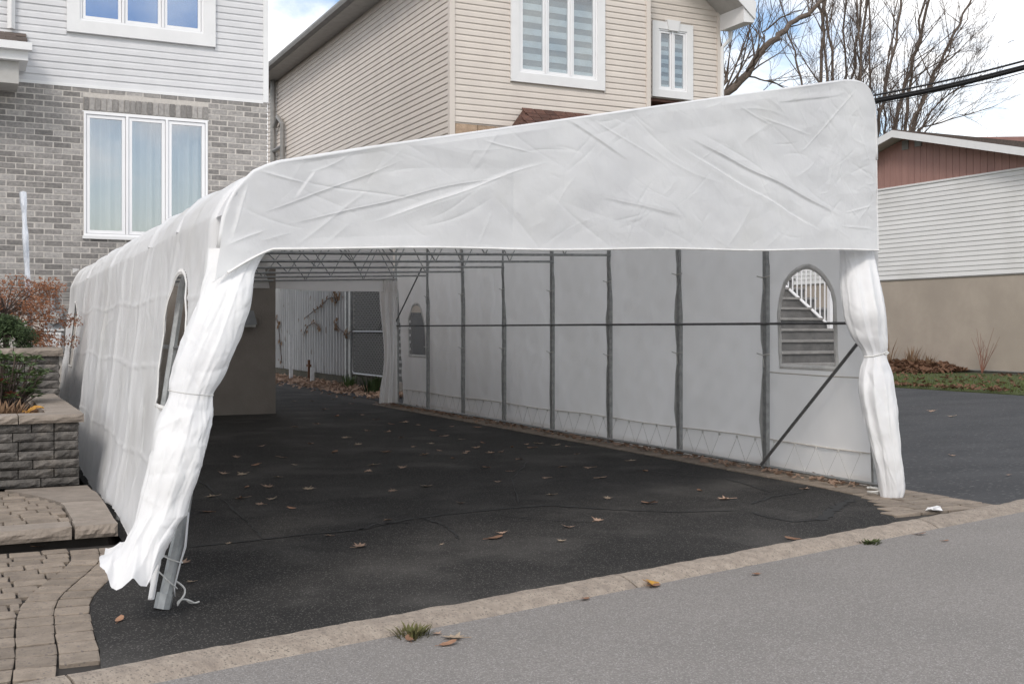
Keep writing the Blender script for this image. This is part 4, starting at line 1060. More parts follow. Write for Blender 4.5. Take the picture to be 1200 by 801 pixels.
rowsR = [(274, 980, 1020), (286, 980, 1022), (292, 985, 1023), (323, 984, 1029), (350, 987, 1035), (375, 991, 1039), (395, 999, 1040), (408, 1008, 1040), (414, 1013.5, 1038), (419, 1014.5, 1038), (425, 1011, 1041), (436, 1007, 1045), (452, 1005.5, 1049),
         (477, 1010, 1051), (500, 1015, 1053), (526, 1022, 1055), (550, 1027, 1058), (571, 1031, 1060.5), (580, 1032, 1059), (589, 1034, 1055)]
loft('front_curtain', rowsR, None, .15, 3, 61, M['tarp'], off=.34, amp=.13)
def cord(u0, u1, v0, v1, off, nm='tie_cord', r=.008):
    a = onF(u0, v0, off); b = onF(u1, v1, off); c = onF((u0+u1)/2, (v0+v1)/2+3, off+.10)
    pts = [a.lerp(c, t)*(1-t)+c.lerp(b, t)*t for t in np.linspace(0, 1, 9)]
    MB().tube(pts, r, 5).build(nm, M['rope'], SH_)
cord(197, 250, 457, 463, .21, r=.003); cord(1013, 1040, 418, 412, .46)
cord(1036, 1041, 414, 413, .36)
# back-hanging inner film strip on the left flap: flat flap drawn from the seam
# ---- steel frame
def world_arch(s_list, wv):
    o = []
    for s in s_list:
        x, z = arc_at(s); X, Y, Z = shp(float(x), float(z), wv); o.append(Vector((X, Y, Z)))
    return o
def inset(p, d=.05): return p
for k, wv in enumerate(ws):
    # right post: square steel tube just inside the cover
    yk = ystat[k]
    xb, xt = 7.335, 7.20
    if k: MB().box(-.022, .022, -.03, .03, 0, 1).build('post', M['steel'], SH_, loc=(7.30, yk, .0), scale=(1, 1, 3.2), rot=(0, -.0, 0))
    else: MB().tube([(7.345, yk+.05, .0), (7.27, yk+.07, 2.2), (7.17, yk+.07, 3.2)], .028, 6).build('post', M['steel'], SH_)
    MB().box(7.25, 7.36, yk-.06, yk+.06, .005, .015).build('foot_plate', M['steel'], SH_)
    # left leg
    pts = world_arch(np.linspace(.0, sS, 14), wv)
    lp = [Vector((p.x+.06+.05*max(0, min(1, (p.z-1.7)/.4)), p.y+.03, max(p.z-.07*max(0, min(1, (p.z-1.7)/.4)), .0))) for p in pts]
    if k: MB().tube(lp, .026, 6).build('post', M['steel'], SH_)
    # roof member
    pts = world_arch(np.linspace(sS, ln[16], 30), wv)
    MB().tube([p-Vector((-.08*max(0, min(1, (1.75-p.x+wv*.2)/.3))+.07*max(0, min(1, (p.x-6.9)/.15)), -.07 if k == 0 else 0, .07)) for p in pts], .022, 6).build('rafter', M['steel'], SH_)
    # truss lower chord and webs
    x0 = float(arc_at(sS-.15)[0])+wv*.24+.06
    zl_, zr_ = 2.10, 2.335
    if k == 0: zl_, zr_ = 2.14, 2.45
    Lp = Vector((x0, 0, zl_)); Rp = Vector((7.30, 0, zr_))
    def trp(t):
        X = Lp.x+(Rp.x-Lp.x)*t; xa = X-wv*.24*max(0, min(1, (2.2-X)/.9)); Y = shp(xa, 2.2, wv)[1]; return Vector((X, float(Y)+(.09 if k == 0 else 0), zl_+(zr_-zl_)*t))
    MB().tube([trp(t) for t in np.linspace(0, 1, 8)], .017, 6).build('truss_chord', M['steel'], SH_)
    def top(t):
        p = trp(t); return Vector((p.x, p.y, float(np.interp(p.x, AX[2:15], AZ[2:15]))-.08))
    m_ = MB(); nz_ = 9; prev = trp(.02)
    for j in range(1, nz_+1):
        t = .02+.95*j/nz_; q = top(t) if j % 2 else trp(t); m_.tube([prev, q], .0085, 4); prev = q
    m_.build('truss_web', M['steel'], SH_)
# left front leg seen below the curtain
p0 = onF(190, 711); p0.z = 0
legp = [Vector((.935, 5.935, 0)), Vector((1.035, 5.99, .40)), Vector((1.10, 6.02, .8)), Vector((1.16, 6.06, 1.35))]
MB().tube(legp, .034, 8).build('front_leg', M['steel'], SH_)
MB().tube([(.93, 5.93, .0), (.948, 5.94, .075)], .043, 8).build('leg_foot', M['steel'], SH_)
def loop(c, r, z, tilt, nm='leg_cord'):
    pts = [Vector((c[0]+r*math.cos(t), c[1]+r*math.sin(t), z+tilt*math.cos(t))) for t in np.linspace(0, 2*math.pi, 18)]
    MB().tube(pts, .0035, 5).build(nm, M['rope'], SH_)
loop((.99, 5.96), .046, .24, -.02); loop((.96, 5.95), .048, .14, -.05)
ck = [Vector((1.0+.10*t/6+.03*math.sin(t*2.2), 5.93+.02*math.cos(t*2), max(.01, .13*(1-t/2.2))+.012*(1+math.sin(t*3))*(t > 2))) for t in np.linspace(0, 6, 40)]
MB().tube(ck, .005, 5).build('cord_end', M['rope'], SH_)
MB().tube([onF(221, 600, .03), onF(217, 640, .03), onF(211, 660, .03), onF(204, 688, .03), onF(205, 698, .03)], [.012, .020, .014, .014, .008], 5, flat=.3).build('fabric_strip', M['tarp'], SH_, sm=True)
# rails along the right wall
MB().tube([(7.272, y, 1.47+.0*y) for y in np.linspace(ystat[0]-.0, ystat[-1], 30)], .0145, 6).build('mid_rail', M['steel_dk'], SH_)
MB().tube([(7.26, y, .05+.006*math.sin(y*1.3)) for y in np.linspace(ystat[0]-.2, ystat[-1], 30)], .016, 6).build('bottom_rail', M['steel'], SH_)
MB().tube([(7.26, ystat[0]-.18, .05), (7.24, ystat[0]-.24, .012), (7.18, ystat[0]-.24, .008)], .013, 6).build('rail_foot', M['steel'], SH_)
MB().tube([(7.24, ystat[1], .06), (7.25, ystat[0]+.02, 1.42)], .016, 6).build('brace', M['steel_dk'], SH_)
MB().tube([(7.22, ystat[0]+.45, 2.34), (7.25, ystat[0]+.0, 1.75)], .018, 6).build('brace', M['steel'], SH_)
MB().tube([(7.24, ystat[-1], 1.49), (7.2, ystat[-2], 2.5)], .013, 6).build('brace', M['steel_dk'], SH_)
# left wall rails and purlins on the roof
MB().tube([Vector(shp(1.16, 1.3, float(a)))+Vector((.05, 0, 0)) for a in np.linspace(.0, 1, 20)], .0145, 6).build('mid_rail', M['steel_dk'], SH_)
for xa in (2.9, 4.6, 6.2):
    zz = float(np.interp(xa, AX, AZ))-.035
    MB().tube([Vector(shp(xa, zz, float(a))) for a in np.linspace(0, 1, 20)], .014, 6).build('purlin', M['steel'], SH_)
# lacing between hem tape and bottom rail: zigzag cords and eyelets
lac = MB(); y = ystat[0]+.12; up = True; st = .30
while y < 19.5:
    a = (rwall(y, .30)-.016, y, .30); b = (7.25, y+st*.5, .05); c = (rwall(min(19.6, y+st), .3)-.016, y+st, .30)
    lac.tube([a, b], .0026, 3, cap=False); lac.tube([b, c], .0026, 3, cap=False) if int(y*7) % 3 else None
    lac.box(a[0]-.006, a[0]+.004, y-.012, y+.012, .29, .315); y += st
lac.build('lacing', M['rope'], SH_, kind='stuff')
# fabric sleeves beside the posts and their ties
rr_ = random.Random(12)
for k in range(1, len(ystat)):
    yk = ystat[k]; mb = MB(); zs = [.12, .5, .9, 1.12, 1.3, 1.55, 1.75, 1.98, 2.25, 2.6, 3.1]; wd = [.03, .075, .06, .012, .06, .07, .05, .012, .055, .06, .03]
    vs = []
    for zz, ww in zip(zs, wd):
        ww *= rr_.uniform(.7, 1.3); vs += [(7.295, yk+.02, zz), (7.29+.02*rr_.random(), yk+.03+ww*.9, zz)]
    mb.add(vs, [(2*i, 2*i+1, 2*i+3, 2*i+2) for i in range(len(zs)-1)]); mb.build('fabric_sleeve', M['flap'], SH_, sm=True)
    for zz in (1.12, 1.98):
        z0 = zz+rr_.uniform(-.05, .05)
        t = MB(); t.tube([(7.262, yk-.10, z0+.012), (7.255, yk, z0), (7.262, yk+.10, z0+.018)], .0065, 4); t.tube([(7.255, yk, z0), (7.25, yk-.03, z0-.12)], .004, 4)
        t.build('tie', M['rope'], SH_)
# rear valance and rear curtain
P = np.zeros((60, 10, 3)); xr_ = np.linspace(1.70, 7.3, 60)
for j in range(10):
    t = j/9; P[:, j, 0] = xr_; P[:, j, 1] = rearY(xr_)+.02+.01*np.sin(xr_*5+t*3); P[:, j, 2] = 2.085+.0*xr_+t*.22+.01*np.sin(xr_*3)*(1-t)
grid_obj('rear_valance', P, M['tarp_in'], SH_)
P = np.zeros((40, 60, 3))
for i in range(40):
    for j in range(60):
        t = i/39; q = j/59; zc = 2.3-2.24*t; wdt = .36-.10*math.sin(math.pi*min(1, t*1.15))*.6
        P[i, j] = (7.27-wdt*q-.03*math.sin(t*7)*q, rearY(7.2)-.05+.035*math.sin(q*15+t*3)+.02*math.sin(q*31), zc)
grid_obj('rear_curtain', P, M['tarp_in'], SH_)
# top gable fill behind the rear valance
P = np.zeros((60, 2, 3))
for i, a in enumerate(np.linspace(1.5, 7.2, 60)):
    P[i, 0] = (a, rearY(a)+.035, 2.30); P[i, 1] = (a, rearY(a)+.035, float(np.interp(a-.1, AX, AZ)))
grid_obj('rear_gable', P, M['tarp_in'], SH_)

# ================================================================= BEHIND THE SHELTER: fence, gate, posts, vines
FX = 8.5
fc = thing('corrugated_fence', 'weathered white corrugated metal fence behind the shelter', 'fence')
y_a = onX(406, 400, FX)[0]; y_b = 36.0
z_bot = .33; z_top = 2.9
MB().box(FX+.0, FX+.2, y_a-3.2, y_b, -.02, z_bot-.02).build('footing', M['mossy'], fc)
npan = 8; pl = (y_b-y_a)/npan
pm = MB(); vs = []; nr_ = 5; step = pl/nr_
for k in range(nr_):
    for (dy, dx_) in ((0, 0), (.62, 0), (.68, -.05), (.86, -.05), (.92, 0)):
        vs.append((dx_, (k+dy)*step))
vs.append((0, nr_*step-.004))
V = [(a, b, 0) for a, b in vs]+[(a, b, 1) for a, b in vs]; n = len(vs)
V += [(a+.01, b, 0) for a, b in vs]+[(a+.01, b, 1) for a, b in vs]
pm.add(V, [(i, i+1, n+i+1, n+i) for i in range(n-1)]+[(2*n+i, 3*n+i, 3*n+i+1, 2*n+i+1) for i in range(n-1)]); pme = pm.mesh('panel', recalc=False); pme.materials.append(M['corr'])
for k in range(npan):
    o = bpy.data.objects.new('panel', pme); COL.objects.link(o); o.parent = fc; o.location = (FX, y_a+k*pl, z_bot-.06); o.scale = (1, 1, z_top-z_bot)
MB().box(FX-.05, FX+.05, y_a-.12, y_a-.005, 0, z_top).build('fence_post', M['steel'], fc)
MB().box(FX-.04, FX+.04, y_a-.42, y_a-.30, 0, z_top).build('fence_post', M['steel'], fc)
MB().box(FX-.01, FX+.02, y_a-.30, y_a-.12, z_bot, z_top-.1).build('filler_strip', M['corr'], fc)
gy1 = y_a-.50; gy0 = gy1-2.9; gz0 = z_bot+.02; gz1 = 2.6
gt_ = thing('chain_link_gate', 'chain-link gate with dark backing beside the corrugated fence', 'gate')
fr = MB(); 
fr.tube([(FX, gy0, gz0), (FX, gy1-.08, gz0), (FX, gy1, gz0+.08), (FX, gy1, gz1), (FX, gy0, gz1), (FX, gy0, gz0)], .028, 6); fr.tube([(FX, gy0, 1.35), (FX, gy1, 1.35)], .024, 6); fr.build('gate_frame', M['mesh'], gt_)
for (a, b) in ((gz0+.03, 1.32), (1.38, gz1-.03)):
    wm = MB(); sp = .105; span = b-a; cnt = int((gy1-gy0+span)/sp)
    for k in range(cnt):
        for sgn in (1, -1):
            y0_ = gy0+k*sp-(span if sgn > 0 else 0); y1_ = y0_+span
            ys, ye = max(y0_, gy0), min(y1_, gy1)
            if ye-ys < .03: continue
            if sgn > 0: z0_, z1_ = a+(ys-y0_), a+(ye-y0_)
            else: z0_, z1_ = b-(ys-y0_), b-(ye-y0_)
            wm.tube([(FX-.002*sgn, ys, z0_), (FX-.002*sgn, ye, z1_)], .006, 3, cap=False)
    wm.build('wire_mesh', M['mesh'], gt_, kind='stuff')
MB().box(FX+.03, FX+.04, gy0, gy1, gz0+.02, gz1-.02).build('dark_backdrop', M['gate_backing'], gt_)  # plain dark sheet just behind the wire mesh
def fP(u, v, X=FX-.09): y_, z_ = onX(u, v, X); return Vector((X, y_, z_))
for (u, v0, v1, lb) in ((341, 392, 444, 'tall thin white post in front of the corrugated fence'), (366, 436, 448, 'short white stake by the rusty fence bracket')):
    p = fP(u, v0, FX-.35); hgt = p.z if v0 < 420 else .42
    tag(MB().box(-.05, .05, -.02, .02, 0, hgt).build('marker_post', M['post_w'], loc=(p.x, p.y, 0)), lb, 'post')
p = fP(362, 430, FX-.2); rb = thing('rusty_bracket', 'rusty iron bracket standing against the fence footing', 'bracket', (p.x, p.y, 0))
MB().box(-.03, .03, -.03, .03, 0, .6).build('upright', M['rust'], rb); MB().box(-.04, .04, -.10, .10, .42, .48).build('crossbar', M['rust'], rb)
# vines
def vine(label, pts, seed):
    r = random.Random(seed); t = thing('vine', label, 'vine', tuple(fP(*pts[0], FX-.08)))
    P = [fP(u, v, FX-.07) for u, v in pts]; o0 = P[0]
    MB().tube([p-o0 for p in P], .012, 4).build('stem', M['twig'], t)
    g = MB()
    for p in P:
        for k in range(r.choice((3, 8, 14))):
            c = p-o0+Vector((-.03*r.random(), r.gauss(0, .13), r.gauss(0, .07))); s = r.uniform(.04, .09)
            a = r.uniform(0, 6.28); d1 = Vector((-.3*r.random(), math.cos(a), math.sin(a)))*s; d2 = Vector((-.4*r.random(), -math.sin(a), math.cos(a)))*s*.7
            g.add([c-d1, c-d2, c+d1, c+d2], [(0, 1, 2), (0, 2, 3)])
    g.build('leaves', M['dryblade'], t, recalc=False)
vine('bare vine climbing diagonally with clumps of dead leaves', [(358, 372), (368, 364), (377, 358), (384, 350), (392, 348), (394, 355), (398, 344)], 1)
vine('vine with dead leaves near the left end of the fence', [(324, 372), (326, 380), (328, 400), (330, 425)], 2)
vine('sprig of dead leaves low on the corrugated fence', [(356, 392), (360, 382), (368, 378), (374, 384)], 3)
vine('dead leaves hanging at the fence post', [(395, 378), (394, 382), (406, 392), (412, 388)], 4)
def pile_b(r):
    y = r.uniform(21.5, 35); x = FX-.12-abs(r.gauss(0, .42)); return x, y, .01+max(0, .12*(1-(FX-x)/.8))*r.random()
litter('leaf_litter', 'drift of brown leaves along the foot of the corrugated fence', pile_b, M['leaf_tan'], 8, 2400, (.035, .08))
litter('leaf_scatter', 'thin line of dead leaves and dirt along the inner foot of the right tarp', lambda r: (7.2+r.gauss(0, .10), r.uniform(7.6, 20.2), .022), M["leaf_tan"], 9, 620, (.02, .05))
# small green plant and grey shape at the gate foot
def tuft(name, label, loc, n, hgt, spread, m, seed, cat, wd=.012, lean=.6):
    r = random.Random(seed); t = thing(name, label, cat, loc); g = MB()
    for k in range(n):
        a = r.uniform(0, 6.28); rr = r.uniform(0, spread*.4); b = Vector((rr*math.cos(a), rr*math.sin(a), 0)); l = hgt*r.uniform(.5, 1.1); a2 = a+r.uniform(-.5, .5)
        tip = b+Vector((math.cos(a2)*l*lean*r.random(), math.sin(a2)*l*lean*r.random(), l)); s = Vector((-math.sin(a), math.cos(a), 0))*wd; mid = (b+tip)/2+Vector((0, 0, l*.12))
        g.add([b-s, b+s, mid+s*.8, mid-s*.8, tip], [(0, 1, 2, 3), (3, 2, 4)])
    g.build('blades', m, t, recalc=False); return t
q = gnd(409, 456); tuft('weed', 'green weed in the leaves at the fence post foot', (q[0], q[1], 0), 60, .35, .4, M['rhodo'], 1, 'plant', .02)
q = gnd(428, 462); tuft('weed', 'dark green weed below the chain-link gate', (q[0]+.2, q[1], 0), 90, .4, .5, M['conifer'], 2, 'plant', .025)
# heat pump seen through the far window
hp = thing('heat_pump', 'grey heat pump seen through the far arched window', 'heat pump', (8.6, 20.6, 0))
Y0, Z0 = onX(491, 390, 8.6); hp.location = (8.55, Y0+.2, 0)
MB().box(-.2, .2, -.45, .45, .3, 1.75).build('casing', mat('dark_grey_casing', (.07, .072, .075), rough=.6), hp)
for k in range(9): MB().box(-.215, -.2, -.38, .38, .42+.14*k, .47+.14*k).build('louvre', M['meter'], hp)
MB().box(-.25, .25, -.5, .5, 0, .3).build('plinth', M['concrete'], hp)

# ================================================================= CONCRETE STAIRS seen through the near window
stz = thing('entrance_stairs', 'grey concrete stairs with white railing behind the near arched window', 'stairs', (11.8, 12.2, 0))
SX0 = 9.6
def sx1(k): return min(13.3, .972*(12.35+.285*k))
SX1 = 12.22; sy0 = 12.35; tr_ = .285; rs_ = .178; nst = 13
for k in range(nst):
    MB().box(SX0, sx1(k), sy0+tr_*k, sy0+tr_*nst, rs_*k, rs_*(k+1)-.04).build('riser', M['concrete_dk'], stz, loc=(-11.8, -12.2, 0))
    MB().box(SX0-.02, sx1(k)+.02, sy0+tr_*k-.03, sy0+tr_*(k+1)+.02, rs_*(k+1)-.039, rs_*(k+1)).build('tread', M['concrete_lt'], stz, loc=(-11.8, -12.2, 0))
MB().box(SX0, SX1+1.0, sy0+tr_*nst+.021, BY-.01, 0, rs_*nst).build('landing', M['concrete'], stz, loc=(-11.8, -12.2, 0))
# railing on the right side
rl = thing('stair_railing', 'white metal stair railing seen through the near arched window', 'railing', (0, 0, 0))
def stP(k): return Vector((0, sy0+tr_*k, rs_*k))
pb = onX(970, 395, 12.2)
rxx = 12.95
k0 = 7.4
a = stP(k0)+Vector((rxx, 0, .15)); b = stP(nst)+Vector((rxx, 0, .15))
MB().tube([a, b], .025, 6).build('lower_rail', M['frame'], rl); MB().tube([a+Vector((0, 0, .85)), b+Vector((0, 0, .85))], .03, 6).build('handrail', M['frame'], rl)
MB().box(rxx-.03, rxx+.03, a.y-.04, a.y+.03, rs_*k0-.1, rs_*k0+1.15).build('newel_post', M['frame'], rl)
MB().tube([(rxx, a.y, rs_*k0-.25), (rxx, a.y, rs_*k0+.0)], .06, 6).build('rusty_base', M['rust'], rl)
yy = a.y+.12
while yy < b.y:
    zz = a.z+(yy-a.y)*(b.z-a.z)/(b.y-a.y); MB().tube([(rxx, yy, zz), (rxx, yy, zz+.85)], .013, 5).build('baluster', M['frame'], rl); yy += .115
# crossing front rail, falling to the left as in the window
a2 = Vector((10.9, sy0+tr_*8, rs_*8+.4))

# ================================================================= WALL-SIDE PLANTS
def leafcloud(g, c, rx, ry, rz, n, s, r, shell=.35, flat=.5, sq=1):
    for k in range(n):
        while True:
            p = Vector((r.uniform(-1, 1), r.uniform(-1, 1), r.uniform(-1, 1)))
            if shell < p.length < 1: break
        p = Vector((p.x*rx, p.y*ry, p.z*rz))
        p *= 1+.18*noise.noise(p*5+Vector(c))
        ss = s*r.uniform(.6, 1.3); a = Vector((r.gauss(0, 1), r.gauss(0, 1), r.gauss(0, 1))).normalized(); b = a.orthogonal().normalized()*flat
        q = Vector(c)+p; g.add([q-a*ss, q-b*ss, q+a*ss, q+b*ss], [(0, 1, 2), (0, 2, 3)])
# orange Japanese maple
mp_ = thing('ornamental_maple', 'small orange-leaved maple at the far left', 'tree', (.42, 13.9, 1.1))
rr = random.Random(4); g = MB(); tw = MB(); 
cx, cz = 0, 0
tw.tube([(0, 0, 0), (.03, 0, .35), (-.05, .02, .6)], [.03, .022, .015], 6)
for k in range(62):
    a = rr.uniform(0, 6.28); l = rr.uniform(.2, .78); z0 = rr.uniform(.25, .65); tip = Vector((math.cos(a)*l, math.sin(a)*l*.6, z0+rr.uniform(-.25, .28)))
    tw.tube([(0, 0, z0*.8), tuple(tip*.5+Vector((0, 0, z0*.5))), tuple(tip)], [.008, .005, .003], 4)
    leafcloud(g, tip, .16, .15, .09, 85, .022, rr, 0, .35)
    leafcloud(g, tip*.7+Vector((0, 0, z0*.3)), .14, .14, .08, 24, .020, rr, 0, .35)
tw.build('branches', M['twig'], mp_); g.build('foliage', M['maple_red'], mp_, recalc=False)
mp_.location = (.50, 14.4, 1.12)
cf = thing('conifer_shrub', 'rounded dark green conifer shrub below the orange maple', 'shrub', (.47, 13.6, 1.0))
g = MB(); rr = random.Random(6)
for k in range(30):
    a = rr.uniform(0, 6.28); b = rr.uniform(.1, 1.4); c = Vector((math.cos(a)*math.cos(b)*.26, math.sin(a)*math.cos(b)*.26, .28+math.sin(b)*.22)); leafcloud(g, c, .09, .09, .09, 170, .022, rr, 0, .25)
leafcloud(g, (0, 0, .28), .31, .3, .27, 1600, .026, rr, .5, .3)
g.build('foliage', M['conifer'], cf, recalc=False); MB().tube([(0, 0, 0), (0, 0, .5)], .03, 6).build('stem', M['twig'], cf)
def rosette(g, c, n, l, r, wd=.25, up=.5):
    for k in range(n):
        a = 6.28*k/n+r.uniform(-.3, .3); e = r.uniform(up-.4, up+.3); d = Vector((math.cos(a)*math.cos(e), math.sin(a)*math.cos(e), math.sin(e))); s = Vector((-math.sin(a), math.cos(a), 0))*l*wd; ll = l*r.uniform(.7, 1.2)
        c = Vector(c); g.add([c, c+d*ll*.5+s*.5, c+d*ll-Vector((0, 0, .02)), c+d*ll*.5-s*.5], [(0, 1, 2), (0, 2, 3)])
rd = thing('rhododendron', 'low shrub with long green leaves and some red ones in the front planter', 'shrub', (.35, 11.6, .65))
g = MB(); g2 = MB(); st = MB(); rr = random.Random(8)
for k in range(150):
    c = Vector((rr.uniform(-.75, .42), rr.uniform(-.3, .4), rr.uniform(.12, .52))); c.z = min(c.z, .58-.5*abs(c.x+.1)**2)
    red = rr.random() < (.5 if c.x < -.18 else .06)
    rosette(g2 if red else g, c, 9, .105, rr, .30, .4); st.tube([(c.x*.4, c.y*.4, 0), tuple(c)], .006, 4)
g.build('leaves', M['rhodo'], rd, recalc=False); g2.build('red_leaves', M['rhodo2'], rd, recalc=False); st.build('stems', M['twig'], rd)
leaf_d = tuft('dried_hosta', 'withered brown plant stalks in the front corner of the planter', (.32, 10.5, .66), 90, .15, .7, M['dryblade'], 5, 'plant', .012, 1.0)
yh = thing('yellow_hosta', 'drooping yellow leaves at the planter corner', 'plant', (.50, 10.45, .68))
g = MB(); rr = random.Random(3)
for (a, l, e) in ((.2, .22, .9), (1.2, .16, .7), (3.4, .20, .25), (4.1, .16, .3), (5.5, .2, .45), (2.6, .14, 1.0)):
    d = Vector((math.cos(a)*math.cos(e), math.sin(a)*math.cos(e)*.6, math.sin(e))); s = Vector((-math.sin(a), math.cos(a), .2))*.045; c = Vector((0, 0, 0)) if l > .15 else Vector((-.25, 0, 0))
    pts = []
    for t, ww in ((0, .1), (.3, .7), (.6, 1), (.85, .6), (1, .05)): p = c+d*l*t*1.2-Vector((0, 0, .16*t*t*l*4)); pts += [p-s*ww, p+Vector((0, 0, -.012)), p+s*ww]
    g.add(pts, [(3*i+j, 3*i+j+1, 3*i+4+j, 3*i+3+j) for i in range(4) for j in range(2)])
g.build('leaves', M['leaf_yel'], yh, recalc=False)
litter('planter_litter', 'dead leaves lying on the soil of the front planter', lambda r: (r.uniform(-.6, .62), r.uniform(10.2, 11.0), .68), M['litter'], 12, 420, (.02, .05))
# plastic-wrapped stake
def stake(u, v, yy=14.6): a, b = ray(u); t = yy/b; return Vector((t*a, yy, H+(385-v)/F*t))
a = stake(27, 225); b = stake(31, 300); c = stake(36, 395)
c2 = Vector((c.x+.01, c.y, 1.15)); sk = thing('wrapped_stake', 'tall leaning stake wrapped in shiny clear plastic beside the orange maple', 'stake', tuple(c2))
pts = [a.lerp(b, t) for t in np.linspace(0, 1, 7)]+[b.lerp(c, t) for t in np.linspace(0, 1, 8)][1:]; rr = random.Random(2)
MB().tube([p-c2 for p in pts]+[Vector((0, 0, 0))], [.034+rr.uniform(-.006, .008)-(.0003*i) for i in range(len(pts)+1)], 7).build('plastic_wrap', M['wrap'], sk)
MB().tube([a-c2+Vector((0, 0, .01)), Vector((0, 0, -.02))], .018, 6).build('pole', M['post_w'], sk)
# shrubs at the right foundation
q = rw(1160, 440); tw = thing('bare_shrub', 'thin bare-twigged shrub against the tan wall', 'shrub', (RX-.35, q[0], .02)); g = MB(); rr = random.Random(9)
for k in range(9):
    a = rr.uniform(-1, 1); l = rr.uniform(.7, 1.6); g.tube([(0, 0, 0), (.0, a*l*.3, l*.5), (-.05, a*l*.7+rr.uniform(-.1, .1), l)], [.014, .009, .004], 4)
    g.tube([(0, a*l*.3, l*.5), (0, a*l*.3+rr.uniform(-.3, .3), l*.8)], [.007, .003], 3)
g.build('twigs', mat('reddish_twigs', (.22, .10, .07), rough=.9), tw, kind='stuff')
for i, (u, h_) in enumerate(((1054, 1.1), (1080, .75), (1101, .5), (1085, .7))):
    q = rw(u, 420); tuft('dead_perennial', ('tall wispy', 'bushy', 'short dark', 'leaning')[i]+' dead perennial poking from the leaf heap by the wall', (RX-.5, q[0], .1), (14, 30, 26, 16)[i], h_, .5, M['dryblade'], 20+i, 'plant', .018)

# ================================================================= FALLEN LEAVES
def leaf_mesh(name, kind, seed, m):
    r = random.Random(seed)
    if kind == 'maple': ang = [0, 22, 40, 62, 85, 108, 135, 160, 180, 200, 225, 252, 275, 298, 320, 338]; rad_ = [1, .52, .82, .42, .95, .42, .72, .4, .34, .4, .72, .42, .95, .42, .82, .52]
    else: ang = list(range(0, 360, 30)); rad_ = [1, .75, .5, .42, .45, .6, .9, .6, .45, .42, .5, .75]
    pts = []; k1, k2, k3 = r.uniform(.2, .9), r.uniform(-.5, .9), r.uniform(0, 6)
    for a, q in zip(ang, rad_):
        q *= r.uniform(.85, 1.12); x, y = q*math.cos(rad(a)), q*math.sin(rad(a)); pts.append((x, y, .06+k1*.45*x*x*(.6+.4*math.sin(k3))+k2*.4*y*y))
    mb = MB(); n = len(pts); mb.add([(0, 0, .02)]+pts, [(0, 1+i, 1+(i+1) % n) for i in range(n)])
    mb.tube([(-.3, 0, .05), (-1.2, .1, .12)], .03, 3); me = mb.mesh(name, recalc=False); me.materials.append(m); return me
LM = [leaf_mesh('leaf', 'maple' if k % 3 else 'oval', k, (M['leaf_rust'], M['leaf_tan'], M['leaf_tan'], M['leaf_rust'], M['leaf_tan'], M['leaf_pale'])[k % 6]) for k in range(12)]
def leaf(u, v, s, label, mesh=None, z=.004, h=0, group=None, rz=None):
    x, y = gnd(u, v, h); me = mesh or R.choice(LM)
    o = link('fallen_leaf', me, loc=(x, y, h+z), rot=(R.uniform(-.15, .15), R.uniform(-.15, .15), R.uniform(0, 6.28) if rz is None else rz), scale=(s, s, s)); tag(o, label, 'leaf', group); return o
G = 'fallen leaves on the driveway'
LB = 'small dry brown leaf lying flat on the dark driveway under the shelter'
# measured ones
leaf(579, 631, .075, 'large rust-brown maple leaf on the driveway near the kerb centre', LM[3]); leaf(588, 625, .05, 'small tan leaf touching the large rust-brown maple leaf', LM[1])
leaf(421, 641, .065, 'curled tan leaf alone on the dark asphalt left of centre', LM[2]); leaf(454, 609, .045, 'pinkish leaf on the sealed crack line', LM[4]); leaf(666, 618, .055, 'rust-coloured leaf on the near driveway right of centre', LM[1])
leaf(658, 634, .045, 'pale leaf on the driveway just above the kerb', LM[5]); leaf(385, 628, .035, 'tiny leaf on the long crack left of centre', LM[8])
leaf(214, 660, .06, 'orange-brown leaf beside the steel leg of the shelter', LM[2]); leaf(224, 682, .035, 'pale narrow leaf to the right of the steel leg', LM[5])
leaf(140, 727, .045, 'pinkish oval leaf near the curved paver edge', LM[6]); leaf(268, 637, .03, 'pale scrap of leaf right of the gathered curtain', LM[5])
leaf(930, 632, .065, 'brown leaf at the back of the kerb on the right', LM[3]); leaf(944, 573, .05, 'curled leaf on the far driveway near the right brace', LM[1])
leaf(645, 580, .055, 'pale leaf standing on edge at mid driveway', LM[5]); leaf(712, 584, .05, 'pale tan leaf on the driveway below the fifth post', LM[5])
leaf(518, 638, .02, 'tiny pale crumb of leaf near the kerb', LM[5])
yl = leaf(762, 684, .075, 'yellow and brown curled leaf in the gutter against the kerb', LM[9].copy(), h=-.02); yl.data.materials[0] = M['leaf_yel']; yl.rotation_euler = (.5, .3, .5)
leaf(766, 687, .06, 'brown leaf tucked under the yellow one in the gutter', LM[3], h=-.028)
leaf(533, 748, .075, 'pale curled leaf on the road beside the weed tuft', LM[5], h=-.028); leaf(524, 755, .05, 'dark curled leaf below the pale one on the road', LM[3], h=-.028)
leaf(512, 743, .035, 'tan leaf between the weed tuft and the pale leaf', LM[1], h=-.028); leaf(480, 750, .04, 'brown leaf at the foot of the weed tuft', LM[0], h=-.028)
leaf(886, 673, .04, 'small brown leaf alone on the grey road', LM[3], h=-.028); leaf(686, 702, .04, 'small brown leaf in the gutter left of the yellow leaf', LM[3], h=-.028)
leaf(1078, 626, .05, 'brown leaf lying against the kerb at the right', LM[3], h=-.028); leaf(1107, 634, .035, 'dark leaf scrap on the road at the far right', LM[3], h=-.028)
